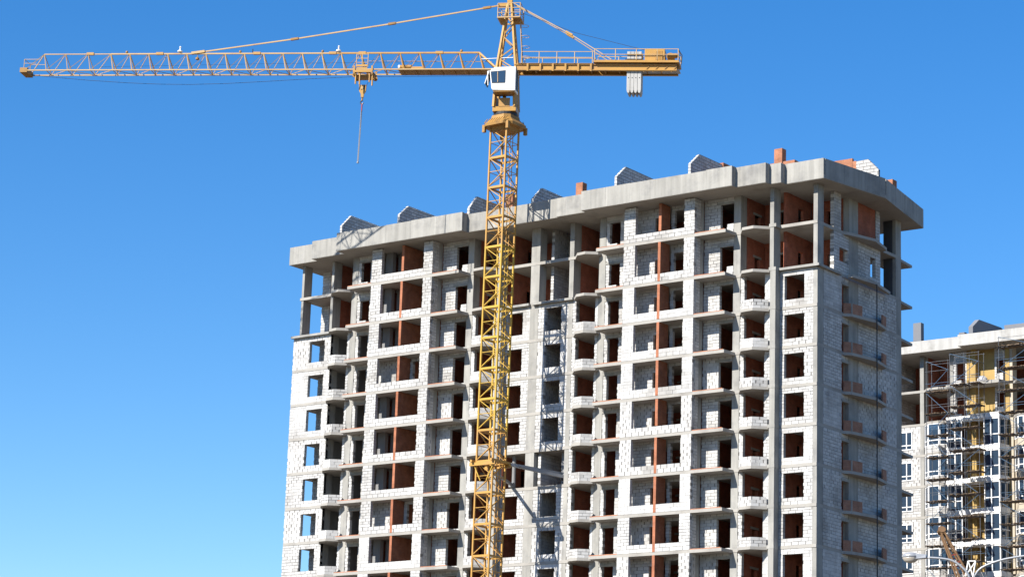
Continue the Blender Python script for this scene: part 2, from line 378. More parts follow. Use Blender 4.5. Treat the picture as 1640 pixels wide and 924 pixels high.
for j in range(NS):
    z0 = SB[j+1]+TH; z1 = SB[j]; H = z1-z0; low = j >= VIS
    if j < VIS: opening_rooms(j)
    elif j == VIS:
        pass
    for ui, dx in enumerate((0, -25.87)):
        sd = j*100+ui*37
        # window bay between two block piers, standing forward of the columns
        st = rs(j, ['full', 'mix', 'dash', 'full', 'faint'] if j else ['full'])
        sill = .60 if j < 2 else .62
        bwall(j, (-16.65+dx, -1.4, z0-.05), (1, 0, 0), 6.57, H, .28, [(1.07, sill, 5.62, 9)], st, blk, A, seed=sd)
        # brick partition whose end shows in the middle of the opening
        MB().box(-13.42+dx, -1.425 if ((j*3+ui) % 5 and (ui == 0 or j % 2)) else -1.38, z0-.049 if ((j*3+ui) % 5 and (ui == 0 or j % 2)) else z0+sill, -13.18+dx, (-.15 if ui == 0 else 2.4), z1-.052).build('brick_partition', 'terracotta', A)
        # pier return facing the recess
        bwall(j, (-10.08+dx, -1.118, z0-.05), (0, 1, 0), .53, H, .3, [], rs(j), blk, A, seed=sd+1)
        # wall at the back of the loggia
        if ui == 0 or j % 4 == 3:
            bwall(j, (-16.6+dx, .0, z0), (1, 0, 0), 3.15, H, .25, [(1.95, 0, 2.8, 2.1)], rs(j, ['full', 'mix', 'dash']), blk, A, seed=sd+2)
            bwall(j, (-13.15+dx, .0, z0), (1, 0, 0), 2.65, H, .25, [(.32, .0, 2.45, 2.45)], rs(j), blk, A, seed=sd+3)
        else:
            MB().box(-16.5+dx, .2, z0, -15.7+dx, .6, z1).build('column', 'dconc', A)
            MB().box(-15.7+dx, .9, z0, -15.1+dx, 1.1, z1).build('brick_partition', 'dconc', A)
            MB().box(-14.2+dx, .9, z0, -13.44+dx, 1.1, z1).build('brick_partition', 'red', A)
        # wall of the recess with its balcony door
        bwall(j, (-10.06+dx, .0, z0), (1, 0, 0), 2.68, H-.0, .28, [(1.45, .12, 2.66, 2.32)] if j > 1 else [(1.45, .10, 2.66, 2.36)], rs(j, ['full', 'mix', 'dash', 'full']), blk, A, seed=sd+4)
        MB().box(-8.85+dx, -.05, z0+2.32, -7.39+dx, .02, z0+2.5).build('lintel', 'conc', A)
        if j < 2:      # loose blocks set in the foot of the doorway
            block_wall((-8.0+dx, -.02, z0+.02), (1, 0, 0), .6, .72, .26, [], 'faint', blk, A, seed=sd+5)
        # door bay left of the window bay
        bwall(j, (-19.33+dx, .02, z0), (1, 0, 0), 2.7, H, .28, [(.33, .12, 1.36, 2.30)], rs(j), blk, A, seed=sd+6)
        MB().box(-19.32+dx, -.04, z0+2.30, -17.0+dx, .04, z0+2.48).build('lintel', 'conc', A)
        if j < 2:
            block_wall((-19.0+dx, .0, z0+.02), (1, 0, 0), .72, .55, .26, [], 'faint', blk, A, seed=sd+7)
        if j >= 2:
            # balcony infill: side piers and low faceted parapets
            for (xa, xb, xc, xd, f) in ((-22.42, -22.08, -20.22, -19.96, 1), (-6.70, -6.36, -4.55, -4.03, 2)):
                bwall(j, (xa+dx, -.02, z0), (1, 0, 0), xb-xa, H, .3, [], rs(j, ['faint', 'full']), blk, A, seed=sd+8+f)
                bwall(j, (xc+dx, -.02, z0), (1, 0, 0), xd-xc-.01, H, .3, [], rs(j, ['faint', 'full']), blk, A, seed=sd+10+f)
                pts = [(-22.22, -.12), (-21.42, -.93), (-20.6, -1.03), (-19.85, -.42)] if f == 1 else [(-6.66, -.12), (-5.95, -.95), (-4.95, -1.05), (-4.1, -.28)]
                ss = rs(j, ['full', 'faint', 'mix', 'dash'])
                for a, b in zip(pts, pts[1:]):
                    U = Vector((b[0]-a[0], b[1]-a[1], 0))
                    bwall(j, (a[0]+dx, a[1], z0-.04), U, U.length, .70, .2, [], ss, blk, A, 'balcony_parapet', seed=sd+12+f)
    if j >= 2:
        # corner bay, crane bay, stair niche, left end bay
        bwall(j, (-3.34, 0, z0), (1, 0, 0), 2.98, H, .3, [(.50, .52, 2.22, 2.36)], rs(j, ['dash', 'full', 'mix', 'faint', 'dash']) if j > 2 else 'faint', blk, A, seed=j*7+3)
        op = (j == 6)
        if not op:
            bwall(j, (-29.25, 0, z0), (1, 0, 0), 2.55, H, .3, [(.35, .52, 1.85, 2.36)], rs(j), blk, A, seed=j*7+4)
            bwall(j, (-25.84, 0, z0), (1, 0, 0), 2.97, H, .3, [(.69, .55, 2.28, 2.42)], rs(j, ['full', 'dash']), blk, A, seed=j*7+5)
        bwall(j, (-52.25, 0, z0), (1, 0, 0), 4.02, H, .3, [(1.89, .50, 3.60, 2.36)], rs(j, ['dash', 'mix', 'full', 'faint']), blk, A, seed=j*7+6)
        # thin slab edge strips of lintel height
        # inside of the stair niche: block side wall seen through the opening
        if j < VIS:
            block_wall((-25.42, .32, z0), (0, 1, 0), 4.0, H, .25, [], ['full', 'dash', 'mix'][j % 3], blk, A, seed=j*7+8)
    else:
        block_wall((-25.15, .95, z0), (0, 1, 0), 3.3, H, .25, [], 'dash' if j == 0 else 'full', blk, A, seed=900+j)
        block_wall((-25.0, 4.2, z0), (1, 0, 0), 2.4, H, .2, [], 'full', blk, A, seed=905+j)
    # ---- shaded side facade (faces +x)
    if j >= 2:
        sty = rs(j, ['full', 'dash', 'mix', 'faint']) if j > 2 else 'faint'
        bwall(j, (0, .88, z0), (0, 1, 0), 2.72, H, .3, [], sty, blk, A, seed=j*11+1)
        bwall(j, (-.06, 3.6, z0), (0, 1, 0), 1.15, H, .3, [(.03, .08, 1.1, 2.2)], 'full', blk, A, seed=j*11+2)
        MB().box(-.3, 3.5, z0+2.2, .03, 4.9, z0+2.38).build('lintel', 'conc', A)
        bwall(j, (0, 6.12, z0), (0, 1, 0), 6.0, H, .3, [], rs(j, ['full', 'dash', 'mix', 'full']) if j > 2 else 'mix', blk, A, seed=j*11+3)
    elif j == 0:
        block_wall((-.02, 2.40, z0), (0, 1, 0), 1.1, H, .28, [], 'full', blk, A, seed=21)
        MB().box(-2.8, 6.3, z0, -.4, 6.5, z1).build('brick_partition', 'red', A)
        MB().box(-.3, 6.13, z0, -.05, 8.9, z1).build('brick_partition', 'red', A)
        block_wall((-.02, 8.92, z0), (0, 1, 0), .65, H, .3, [], 'full', blk, A, seed=22)
    else:
        block_wall((-.02, 2.40, z0), (0, 1, 0), 2.28, H, .3, [(.85, .95, 2.2, 2.0)], 'full', blk, A, seed=23)
        block_wall((-.02, 6.13, z0), (0, 1, 0), 3.5, H, .3, [(1.9, .75, 2.75, 2.3)], 'full', blk, A, seed=24)
# balconies of the side facade
for k in range(1, NS):
    z = SB[k]
    pl = {1: [(.002, 3.7), (.3, 4.1), (1.1, 6.9), (.53, 9.7), (.002, 9.95)], 2: [(.29, 4.0), (.70, 4.1), (1.08, 6.9), (.5, 10.3), (.29, 10.38)]}.get(k, [(.002, 3.7), (.55, 4.2), (1.08, 6.9), (.55, 9.6), (.002, 9.9)])
    MB().prism(pl, z-.02, z+.2).build('balcony_slab', 'conc2', A)
    MB().prism([(-2.6, 13.02), (-.2, 13.02), (-.45, 15.65), (-2.6, 15.65)], z+.02, z+.22).build('balcony_slab', 'conc2', A)
    if k >= 3 and k <= VIS:
        MB().extr([(.06, 3.77, z+.2), (.53, 4.20, z+.2), (.53, 4.20, z+1.0), (.06, 3.77, z+1.0)], (-.08, .09, 0)).build('balcony_parapet', 'brown_brick', A)
        MB().extr([(.55, 4.28, z+.2), (.77, 5.42, z+.2), (.77, 5.42, z+1.0), (.55, 4.28, z+1.0)], (-.12, 0, 0)).build('balcony_parapet', 'brown_brick', A)
        MB().box(.46, 4.16, z+.2, .57, 4.27, z+1.03).build('parapet_post', 'conc', A)
        MB().extr([(.70, 8.70, z+.2), (.53, 9.58, z+.2), (.53, 9.58, z+1.02), (.70, 8.70, z+1.02)], (-.12, -.02, 0)).build('balcony_parapet', 'brown_brick', A)
        MB().extr([(.50, 9.60, z+.2), (.04, 9.85, z+.2), (.04, 9.85, z+1.0), (.50, 9.60, z+1.0)], (-.04, -.1, 0)).build('balcony_parapet', 'brown_brick', A)
MB().tube([(1.15, 6.98, 1), (1.15, 6.98, SB[2])], .045, 8).build('drainpipe', 'dark', A)

# roof slab and parapets
ROOF = [(-52.5, -.85), (-49.3, -.85), (-49.3, -1.55), (-45.6, -1.55), (-45.6, -2.6), (-32.0, -2.6), (-32.0, -1.9), (-22.8, -1.9), (-22.8, -2.1), (-20.0, -2.1),
        (-20.0, -2.65), (-5.95, -2.65), (-5.95, -2.1), (-3.3, -2.1), (-3.3, -1.55), (-2.3, -1.55), (-2.3, -.95), (1.05, -.95), (2.3, 6.25), (.65, 15.5), (-52.5, 14)]
MB().prism(ROOF, SB[0], SB[0]+.3).build('roof_slab', 'conc2', A)
PT = 56.36
for i in range(len(ROOF)-1):
    a = Vector(ROOF[i]); b = Vector(ROOF[i+1]); d = (b-a)
    if d.length < .1: continue
    nn = Vector((d.y, -d.x)).normalized(); d.normalize()
    o = .012
    # each pour of the parapet is one panel, butted at the corners
    nseg = max(1, round((b-a).length/2.5)); L = (b-a).length/nseg
    for s in range(nseg):
        p = a+d*(L*s); q = a+d*(L*(s+1)-.012)
        off = random.uniform(.006, .022)
        t = .18
        e0 = t if (s == 0 and i > 0 and abs(nn.x) > .9) else 0
        pts = [p+d*e0+nn*off, q+nn*off, q-nn*t, p+d*e0-nn*t]
        MB().prism([tuple(v) for v in pts], SB[0]+.03+.002*(i % 3), PT+random.uniform(-.03, .03)).build('parapet', 'conc', A)

# roof: sloped white block walls, brick chimneys and upstands
gab = None
def gable(x, yf, z0, zt, yp, zp, yb, zb, t=.22, flip=False):
    """wall running back from the facade: front edge yf up to zt, peak (yp,zp), falling to (yb,zb)"""
    core = MB().extr([(x-.012, yf+.01, z0), (x-.012, yf+.01, zt-.02), (x-.012, yp, zp-.02), (x-.012, yb, zb-.02), (x-.012, yb, z0)], (-t+.024, 0, 0)).build('gable_wall', 'mortar', A, fix=True)
    bh = .27; bl = .62; n = int((zp-z0)/bh)+1
    def top(y):
        if y < yp: return zt+(zp-zt)*(y-yf)/(yp-yf)
        return zp+(zb-zp)*(y-yp)/(yb-yp)
    for r in range(n):
        za = z0+r*bh; zc = za+bh
        y = yf-(r % 2)*bl*.5
        while y < yb:
            ys = yf+(yp-yf)*(za-zt)/(zp-zt)+.02 if za > zt else yf
            a = max(max(y, yf)+.026*(y > yf), ys); b = min(y+bl, yb)-.026; y += bl
            if b-a < .1: continue
            ts = [a, b]+([yp] if a < yp < b else [])
            prof = [(yy, min(top(yy), zc-.05)) for yy in sorted(ts)]
            if max(p[1] for p in prof) < za+.06: continue
            prof = [(yy, max(zz, za+.004)) for yy, zz in prof]
            # add the point where the slope leaves the course
            full = []
            for (ya, zA), (yb2, zB) in zip(prof, prof[1:]):
                full.append((ya, zA))
                for m_ in (1, 2): 
                    ym = ya+(yb2-ya)*m_/3; full.append((ym, max(za+.004, min(top(ym), zc-.05))))
            full.append(prof[-1])
            d = random.uniform(0, .008)
            poly = [(x+d, a, za), *[(x+d, yy, zz) for yy, zz in full], (x+d, b, za)]
            MB().extr(poly, (-t-d, 0, 0)).build('block', 'block', core, fix=True)
zr = SB[0]+.3
gable(-45.42, -2.2, zr, 57.12, -1.05, 58.27, 5.2, 58.20)
gable(-39.07, -2.2, zr, 57.24, -1.05, 58.24, 5.0, 58.22)
gable(-32.01, -1.7, zr, 56.95, -.7, 58.15, 4.4, 58.15)
gable(-25.46, -1.7, zr, 56.82, -.5, 57.98, 3.4, 57.90)
gable(-16.92, -2.2, zr, 57.28, -.94, 58.40, 3.6, 58.36)
gable(-10.01, -2.2, zr, 57.29, -.94, 58.37, 2.3, 58.38)
# wall facing the street at the right end of the roof
core = MB().extr([(-.08, 6.02, zr), (-.08, 6.02, 58.05), (.92, 6.02, 58.08), (1.84, 6.02, 57.1), (1.84, 6.02, zr)], (0, .22, 0)).build('gable_wall', 'mortar', A, fix=True)
for r in range(14):
    za = zr+r*.27; zc = za+.27
    x = -.1-(r % 2)*.31
    tp = lambda xx: 58.1 if xx < .92 else 58.1-(xx-.92)*1.06
    while x < 1.86:
        a = max(x, -.1)+.02*(x > -.1); b = min(min(x+.62, 1.86)-.02, .92+(58.1-za)/1.06-.02); x += .62
        if b-a < .08: continue
        xs_ = sorted([a, b, a+(b-a)*.33, a+(b-a)*.66]+([.92] if a < .92 < b else []))
        pr = [(xx, max(za+.004, min(tp(xx), zc-.042))) for xx in xs_]
        if max(p[1] for p in pr) < za+.06: continue
        MB().extr([(a, 6.0, za), *[(xx, 6.0, zz) for xx, zz in pr], (b, 6.0, za)], (0, .24, 0)).build('block', 'block', core, fix=True)
def brickbox(x0, y0, x1, y1, zt, name='chimney'):
    MB().box(x0, y0, zr, x1, y1, zt).build(name, 'orange', A)
brickbox(-22.25, -.3, -21.6, .3, 57.97)
brickbox(-31.15, 2.0, -30.4, 2.65, 58.85)
brickbox(-5.07, 2.0, -4.36, 2.6, 58.75)
brickbox(-17.2, 3.62, -16.3, 5.6, 58.55, 'brick_upstand')
brickbox(-10.3, 2.32, -9.9, 5.6, 58.5, 'brick_upstand')
brickbox(-8.6, 2.1, -5.08, 2.35, 57.66, 'brick_upstand'); brickbox(-4.35, 2.1, -3.3, 2.7, 57.68, 'brick_upstand')
brickbox(-2.15, 6.0, -.45, 6.25, 58.35, 'brick_upstand'); brickbox(-.45, 6.02, -.12, 6.3, 58.1, 'brick_upstand')
brickbox(-.9, 12.0, -.2, 12.7, 58.15)
brickbox(-36.2, 1.2, -33.2, 1.6, 57.55, 'brick_upstand')
# small surveying bracket on the roof edge
lowcore.build('block_wall', 'block', A, kind='stuff')
blk.build('block', 'block', A, kind='stuff')

# ================================================================== tower crane
CX, CY = -26.03, -5.4
LEAN = Vector((.93, .37, 0))*.007
C0 = thing('tower_crane', 'yellow lattice tower crane standing in front of the unfinished building', 'crane', (CX, CY, 0))
def axis(z): return Vector((CX, CY, z))+LEAN*(z-30)
HW = .8; SEC = 2.455; ZTOP = 61.75
# one mast section in local coordinates, then copies
def section_objs(mt):
    root = bpy.data.objects.new('mast_section', None); COL.objects.link(root); ORG[root] = Vector()
    h = SEC
    c = [(-HW, -HW), (HW, -HW), (HW, HW), (-HW, HW)]
    for x, y in c: MB().beam((x, y, 0), (x, y, h), .125, .125, (0, 1, 0)).build('leg', mt, root)
    for i in range(4):
        a = c[i]; b = c[(i+1) % 4]
        if i in (1, 3): a, b = b, a
        MB().beam((*a, 0.05), (*b, h*.5), .06).build('brace', mt, root)
        MB().beam((*b, h*.5), (*a, h-.1), .06).build('brace', mt, root)
        MB().beam((*a, h*.5), (*b, h*.5), .045).build('brace', mt, root)
        MB().beam((*a, h-.08), (*b, h-.08), .09, .17).build('brace', mt, root)
    MB().box(-HW+.08, -HW+.08, h-.06, HW-.08, -.1, h-.02).build('platform', mt, root)
    MB().beam((.35, .3, 0), (.35, .3, h), .045).beam((.35, .65, 0), (.35, .65, h), .045).build('ladder', mt, root)
    return root
protos = {m: section_objs(m) for m in ('yel', 'byel')}
nsec = 25; zb = ZTOP-nsec*SEC
for i in range(nsec):
    z = zb+i*SEC
    m = 'byel' if 36 < z < 51 else 'yel'
    if protos[m].get('used') is None: r = protos[m]; r['used'] = 1
    else:
        r = protos[m].copy(); COL.objects.link(r)
        for ch in protos[m].children:
            cc = ch.copy(); COL.objects.link(cc); cc.parent = r
    r.parent = C0
    a = axis(z)-Vector((CX, CY, 0)); r.location = a
    r.rotation_euler = (-LEAN.y, LEAN.x, 0)
    if m == 'byel': r['label'] = 'brighter yellow mast section'
for m in protos:
    if 'used' in protos[m]: del protos[m]['used']
MB().box(CX-2.6, CY-2.6, 0, CX+2.6, CY+2.6, max(.4, zb)).build('base_block', 'conc', C0)
PHI = R(180+27); E1 = Vector((math.cos(PHI), math.sin(PHI), 0)); E2 = Vector((-E1.y, E1.x, 0))   # e2 is to the right seen from the cab: towards the camera
if E2.y > 0: E2 = -E2
A0 = axis(66.6)
def J(s, h, v=0): s *= .96; return A0+E1*s+E2*v+Vector((0, 0, .023*s+h))
def Jz(s, z, v=0): p = A0+E1*s+E2*v; return Vector((p.x, p.y, z))
def jbox(mb, s0, s1, h0, h1, v0, v1, slope=True):
    f = J if slope else (lambda s, h, v: Jz(s, h, v))
    return mb.quadbox([f(s0, h0, v0), f(s1, h0, v0), f(s1, h0, v1), f(s0, h0, v1), f(s0, h1, v0), f(s1, h1, v0), f(s1, h1, v1), f(s0, h1, v1)])
# slewing support (flared collar), ring, slewing frame
def ring(z, hw, cut):
    a = axis(z); return [(a.x+sx*hw*c1, a.y+sy*hw*c2, z) for sx, sy, c1, c2 in ((-1, -1, cut, 1), (1, -1, cut, 1), (1, -1, 1, cut), (1, 1, 1, cut), (1, 1, cut, 1), (-1, 1, cut, 1), (-1, 1, 1, cut), (-1, -1, 1, cut))]
def loft(rings, cap=True):
    mb = MB(); n = len(rings[0])
    for r in rings: mb.v += r
    for i in range(len(rings)-1):
        for k in range(n): mb.f.append((i*n+k, i*n+(k+1) % n, (i+1)*n+(k+1) % n, (i+1)*n+k))
    mb.f += [tuple(range(n-1, -1, -1)), tuple(range((len(rings)-1)*n, len(rings)*n))]
    return mb
loft([ring(61.45, .85, .6), ring(61.75, 1.0, .6), ring(61.78, 1.42, .62), ring(62.0, 1.45, .62), ring(62.45, 1.02, .6), ring(62.72, .98, .6)]).build('slewing_support', 'oyel', C0, fix=True)
for sx, sy in ((-1, -1), (1, -1), (1, 1), (-1, 1)):
    a = axis(61.8); MB().box(a.x+sx*1.18-.12, a.y+sy*1.18-.12, 61.35, a.x+sx*1.18+.12, a.y+sy*1.18+.12, 61.95).build('support_foot', 'oyel', C0)
for k in range(9):
    for s_ in (-1, 1):
        a = axis(62.3); x = a.x-1.0+.25*k
        MB().beam((x, a.y+s_*1.44, 62.0), (x, a.y+s_*1.03, 62.46), .04, .05).build('stiffener', 'oyel', C0)
a = axis(62.85)
MB().lathe([(.92, 62.72), (.98, 62.76), (.98, 62.98), (.9, 63.02)], (a.x, a.y, 0), 24).build('slewing_ring', 'dark', C0)
# slewing frame: plate, four raking posts, drive motor
jb = MB(); jbox(jb, -.95, .95, 63.02, 63.4, -.85, .85, False); jb.build('turntable', 'yel', C0)
for s in (-1, 1):
    for v in (-1, 1):
        MB().beam(Jz(s*.85, 63.4, v*.8), Jz(s*.72, 66.3, v*.72), .26, .2).build('post', 'yel', C0)
jb = MB(); jbox(jb, -.45, .45, 63.4, 64.1, .78, .88, False); jb.build('panel', 'yel', C0)
jb = MB(); jbox(jb, .78, .86, 63.4, 64.5, -.6, .6, False); jbox(jb, -.86, -.78, 63.4, 64.6, -.6, .6, False); jb.build('panel', 'oyel', C0)
p = Jz(.1, 0, .3); MB().lathe([(.2, 63.4), (.2, 63.9), (.15, 63.95), (.15, 64.4)], (p.x, p.y, 0), 12).build('drive_motor', 'oyel', C0)
jb = MB(); jbox(jb, -.9, .95, 66.28, 66.62, -.8, .8, False); jb.build('jib_root_frame', 'yel', C0)
# cabin
def cabin():
    v0, v1 = .45, 1.75
    prof = [(-1.02, 64.42), (.80, 64.50), (.92, 64.62), (1.10, 66.05), (.95, 66.3), (.6, 66.42), (-1.02, 66.42)]
    pts = [Jz(s, z, v0) for s, z in prof]
    cab = MB().extr(pts, E2*(v1-v0)).build('cabin', 'white', C0, fix=True, bevel=.05)
    win = [(-.15, 65.12), (.86, 65.12), (.98, 66.0), (-.15, 66.08)]
    f = MB().extr([Jz(s, z, v1-.012) for s, z in [(-.20, 65.07), (.90, 65.07), (1.03, 66.05), (-.20, 66.13)]], E2*.03).build('window_frame', 'dark', cab, fix=True)
    MB().extr([Jz(s, z, v1+.01) for s, z in win], E2*.02).build('window', 'glass', cab, fix=True)
    MB().beam(Jz(.40, 65.14, v1+.045), Jz(.43, 66.0, v1+.045), .05).build('wiper', 'pale', cab)
    MB().extr([Jz(.955, 64.85, v0+.15), Jz(.955, 64.85, v1-.15), Jz(1.10, 66.0, v1-.15), Jz(1.10, 66.0, v0+.15)], E1*.02).build('window', 'glass', cab, fix=True)
    # tilted open front pane
    MB().extr([Jz(1.15, 66.15, v0+.1), Jz(1.15, 66.15, v1-.02), Jz(1.45, 65.1, v1-.02), Jz(1.45, 65.1, v0+.1)], E1*.05).build('visor', 'blue', cab, fix=True)
    MB().beam(Jz(1.15, 66.15, v1-.02), Jz(1.48, 65.05, v1-.02), .06).beam(Jz(1.27, 66.1, v1-.02), Jz(1.2, 64.9, v1-.02), .05).build('visor_frame', 'white', cab)
    jb = MB(); jbox(jb, -1.045, -1.018, 64.6, 66.3, v0+.25, v1-.25, False); jb.build('door', 'dark', cab)
    jb = MB(); jbox(jb, -.9, .75, 64.36, 64.45, v0, v1-.05, False); jb.build('cabin_floor', 'oyel', cab)
cabin()
# apex tower
apL = {}
top = Jz(-.05, 72.75)
for s in (-1, 1):
    for v in (-1, 1):
        b = Jz(-.02+s*.80, 66.55, v*.62); t = Jz(-.05+s*.15, 72.4, v*.13); apL[(s, v)] = (b, t)
        MB().beam(b, t, .17, .17).build('apex_leg', 'yel', C0)
fr = [0, .17, .34, .51, .68, .82]
for i in range(5):
    for (ka, kb) in (((1, 1), (-1, 1)), ((1, -1), (-1, -1)), ((1, 1), (1, -1)), ((-1, 1), (-1, -1))):
        a_, b_ = (ka, kb) if i % 2 else (kb, ka)
        P_ = apL[a_][0].lerp(apL[a_][1], fr[i]); Q_ = apL[b_][0].lerp(apL[b_][1], fr[i+1])
        MB().beam(P_, Q_, .075).build('apex_brace', 'yel', C0)
jb = MB(); jbox(jb, -.24, .16, 72.2, 72.75, -.2, .2, False); jb.build('apex_head', 'yel', C0)
jb = MB(); jbox(jb, .25, .95, 72.15, 72.42, -.12, .12, False); jb.build('apex_lug', 'yel', C0)
MB().beam(Jz(-.1, 72.8), Jz(-.1, 73.2), .05).build('lightning_rod', 'dark', C0)
# service basket round the apex
def rect(z, s0, s1, v0, v1): return [Jz(s0, z, v0), Jz(s1, z, v0), Jz(s1, z, v1), Jz(s0, z, v1)]
for z in (70.95, 71.35, 71.75, 72.15):
    q = rect(z, -1.05, .78, -.85, .85); mb = MB()
    for a_, b_ in zip(q, q[1:]+q[:1]): mb.beam(a_, b_, .045 if z > 71 else .1)
    mb.build('basket_rail', 'pale', C0)
mb = MB()
for a_ in rect(70.95, -1.05, .78, -.85, .85)+[Jz(-.1, 70.95, .85), Jz(-.1, 70.95, -.85)]: mb.beam(a_, a_+Vector((0, 0, 1.2)), .05)
mb.build('basket_post', 'pale', C0)
jb = MB(); jbox(jb, -1.05, -.42, 70.9, 70.94, -.85, .85, False); jbox(jb, .3, .78, 70.9, 70.94, -.85, .85, False); jb.build('basket_floor', 'oyel', C0)
# ladder with hoops down the back of the apex
lp = lambda t, v: Jz(-.95-.3*t, 70.9-3.9*t, v)
MB().beam(lp(0, -.2), lp(1, -.2), .04).beam(lp(0, .2), lp(1, .2), .04).build('ladder', 'pale', C0)
mb = MB()
for i in range(14): mb.beam(lp(i/14, -.2), lp(i/14, .2), .03)
mb.build('ladder_rung', 'pale', C0)
for t in (.12, .35, .58, .8):
    c = lp(t, 0); pts = [c+E2*(.33*math.cos(a_))-E1*(.33+.33*math.sin(a_)) for a_ in [math.pi*(.0+i/8*1.0) for i in range(9)]]
    MB().tube([lp(t, .2)]+pts+[lp(t, -.2)], .02, 5).build('ladder_hoop', 'pale', C0)
# ---- jib
jib = MB().beam(J(.7, 0, .68), J(42.7, 0, .68), .095).build('jib', 'pale', C0)
MB().beam(J(.7, 0, -.68), J(42.7, 0, -.68), .095).build('chord', 'pale', jib)
HT = 1.62; apexes = [2.45+1.715*i for i in range(20)]+[37.1, 39.15, 41.1]
MB().beam(J(apexes[0], HT), J(15.0, HT), .125).build('chord', 'yel', jib)
MB().beam(J(15.0, HT), J(35.0, HT), .11).build('chord', 'pale', jib)
MB().beam(J(35.0, HT), J(apexes[-1], HT), .075).build('chord', 'pale', jib)
for v in (.68, -.68):
    MB().beam(J(apexes[0], HT), J(.75, .08, v*.7), .13).build('brace', 'yel', jib)
    MB().beam(J(apexes[-1], HT), J(42.5, .05, v), .055).build('brace', 'pale', jib)
for i, s in enumerate(apexes):
    nx = apexes[i+1] if i+1 < len(apexes) else 42.4
    pv = apexes[i-1] if i else .9
    sb = s-.52                                   # foot of the steep brace
    m_ = 'yel' if s < 14 else 'pale'
    for v in (.68, -.68):
        MB().beam(J(s, HT), J(sb, .04, v), .07 if s < 36 else .05).build('brace', m_, jib)
        if i+1 < len(apexes):
            MB().beam(J(s, HT), J(nx-.52, .04, v), .04).build('brace', m_, jib)
    MB().beam(J(sb, 0, .68), J(sb, 0, -.68), .045).build('brace', m_, jib)
    MB().beam(J(sb, 0, .68 if i % 2 else -.68), J(pv-.52 if i else .9, 0, -.68 if i % 2 else .68), .04).build('brace', m_, jib)
for s in (5.9, 12.6, 15.2, 21.9, 30.6, 36.9):
    jb = MB(); jbox(jb, s-.32, s+.32, HT-.09, HT+.12, -.1, .1); jb.build('connector', 'yel', jib)
for s in (4.0, 16.1, 23.4, 33.6):
    p = J(s, HT+.12); MB().lathe([(.05, -.1), (.11, 0), (.1, .12), (.03, .16)], p, 8).build('sheave', 'oyel', jib)
# tip: sheave box and small guard
jb = MB(); jbox(jb, 42.3, 42.95, -.18, .22, -.74, .74); jb.build('jib_tip', 'oyel', jib)
mb = MB().beam(J(42.6, 0, .7), J(42.6, .95, .7), .04).beam(J(42.6, .95, .7), J(41.2, .95, .7), .035).beam(J(42.6, .6, .7), J(41.5, .6, .7), .03).beam(J(42.6, 0, -.7), J(42.6, .95, -.7), .04).beam(J(42.6, .95, -.7), J(41.2, .95, -.7), .035).beam(J(42.6, .95, .7), J(42.6, .95, -.7), .035)
mb.build('tip_guard', 'pale', jib)
# walkway panel and hoist in the inner jib
jb = MB(); jbox(jb, .9, 9.3, -.02, .03, -.60, .62); jb.build('walkway', 'oyel', jib)
mb = MB()
for i in range(8): mb.beam(J(1.2+i*1.1, -.05, -.62), J(1.2+i*1.1, -.05, .62), .09)
mb.build('walkway_rib', 'oyel', jib)
p = J(8.75, .36, .1)
MB().tube([p-E1*.5, p+E1*.45], .19, 12).build('trolley_winch', 'oyel', jib)
MB().tube([p+E1*.46, p+E1*.6], .2, 12).build('winch_cap', 'white', jib)
jb = MB(); jbox(jb, 7.2, 8.3, .15, .35, -.3, .3); jb.build('winch_motor', 'yel', jib)
MB().tube([J(1.4, .95, -.3), J(12.4, 1.05, -.3)], .022, 5).build('handrail', 'pale', jib)
MB().tube([J(-.6, 1.0, .6), J(2.2, .98, .3)], .03, 5).build('handrail', 'white', jib)
# anemometers and hanging floodlight
for s in (28.8, 14.7):
    p = J(s, HT+.07); MB().lathe([(.04, 0), (.22, .1), (.2, .2), (.06, .24), (.05, .45), (.1, .5), (.04, .58)], p, 10).build('warning_lamp', 'white', jib)
p = J(27.2, HT-.1); MB().tube([p, p-Vector((0, 0, .2))], .03, 5).lathe([(.05, -.2), (.15, -.26), (.15, -.4), (.04, -.46)], p, 10).build('floodlight', 'oyel', jib)
MB().tube([J(22.3, HT-.05), J(22.3, HT+.4)], .04, 6).build('marker', 'dark', jib)
# pendant bars of the jib
pen = [Jz(.8, 72.28), Jz(1.86, 72.11), Jz(9.73, 70.97), Jz(17.88, 69.88), Jz(25.5, 69.0), J(27.7, HT+.05)]
for a_, b_ in zip(pen, pen[1:]): MB().beam(a_, b_, .085, .1).build('pendant_bar', 'yel' if b_ == pen[1] else 'pale', C0)
for a_ in pen[1:4]:
    d = (pen[5]-pen[0]).normalized(); MB().beam(a_-d*.32, a_+d*.32, .2, .17).build('pendant_joint', 'oyel', C0)
MB().beam(pen[4], J(27.75, HT+.04), .24, .2).build('pendant_joint', 'pale', C0)
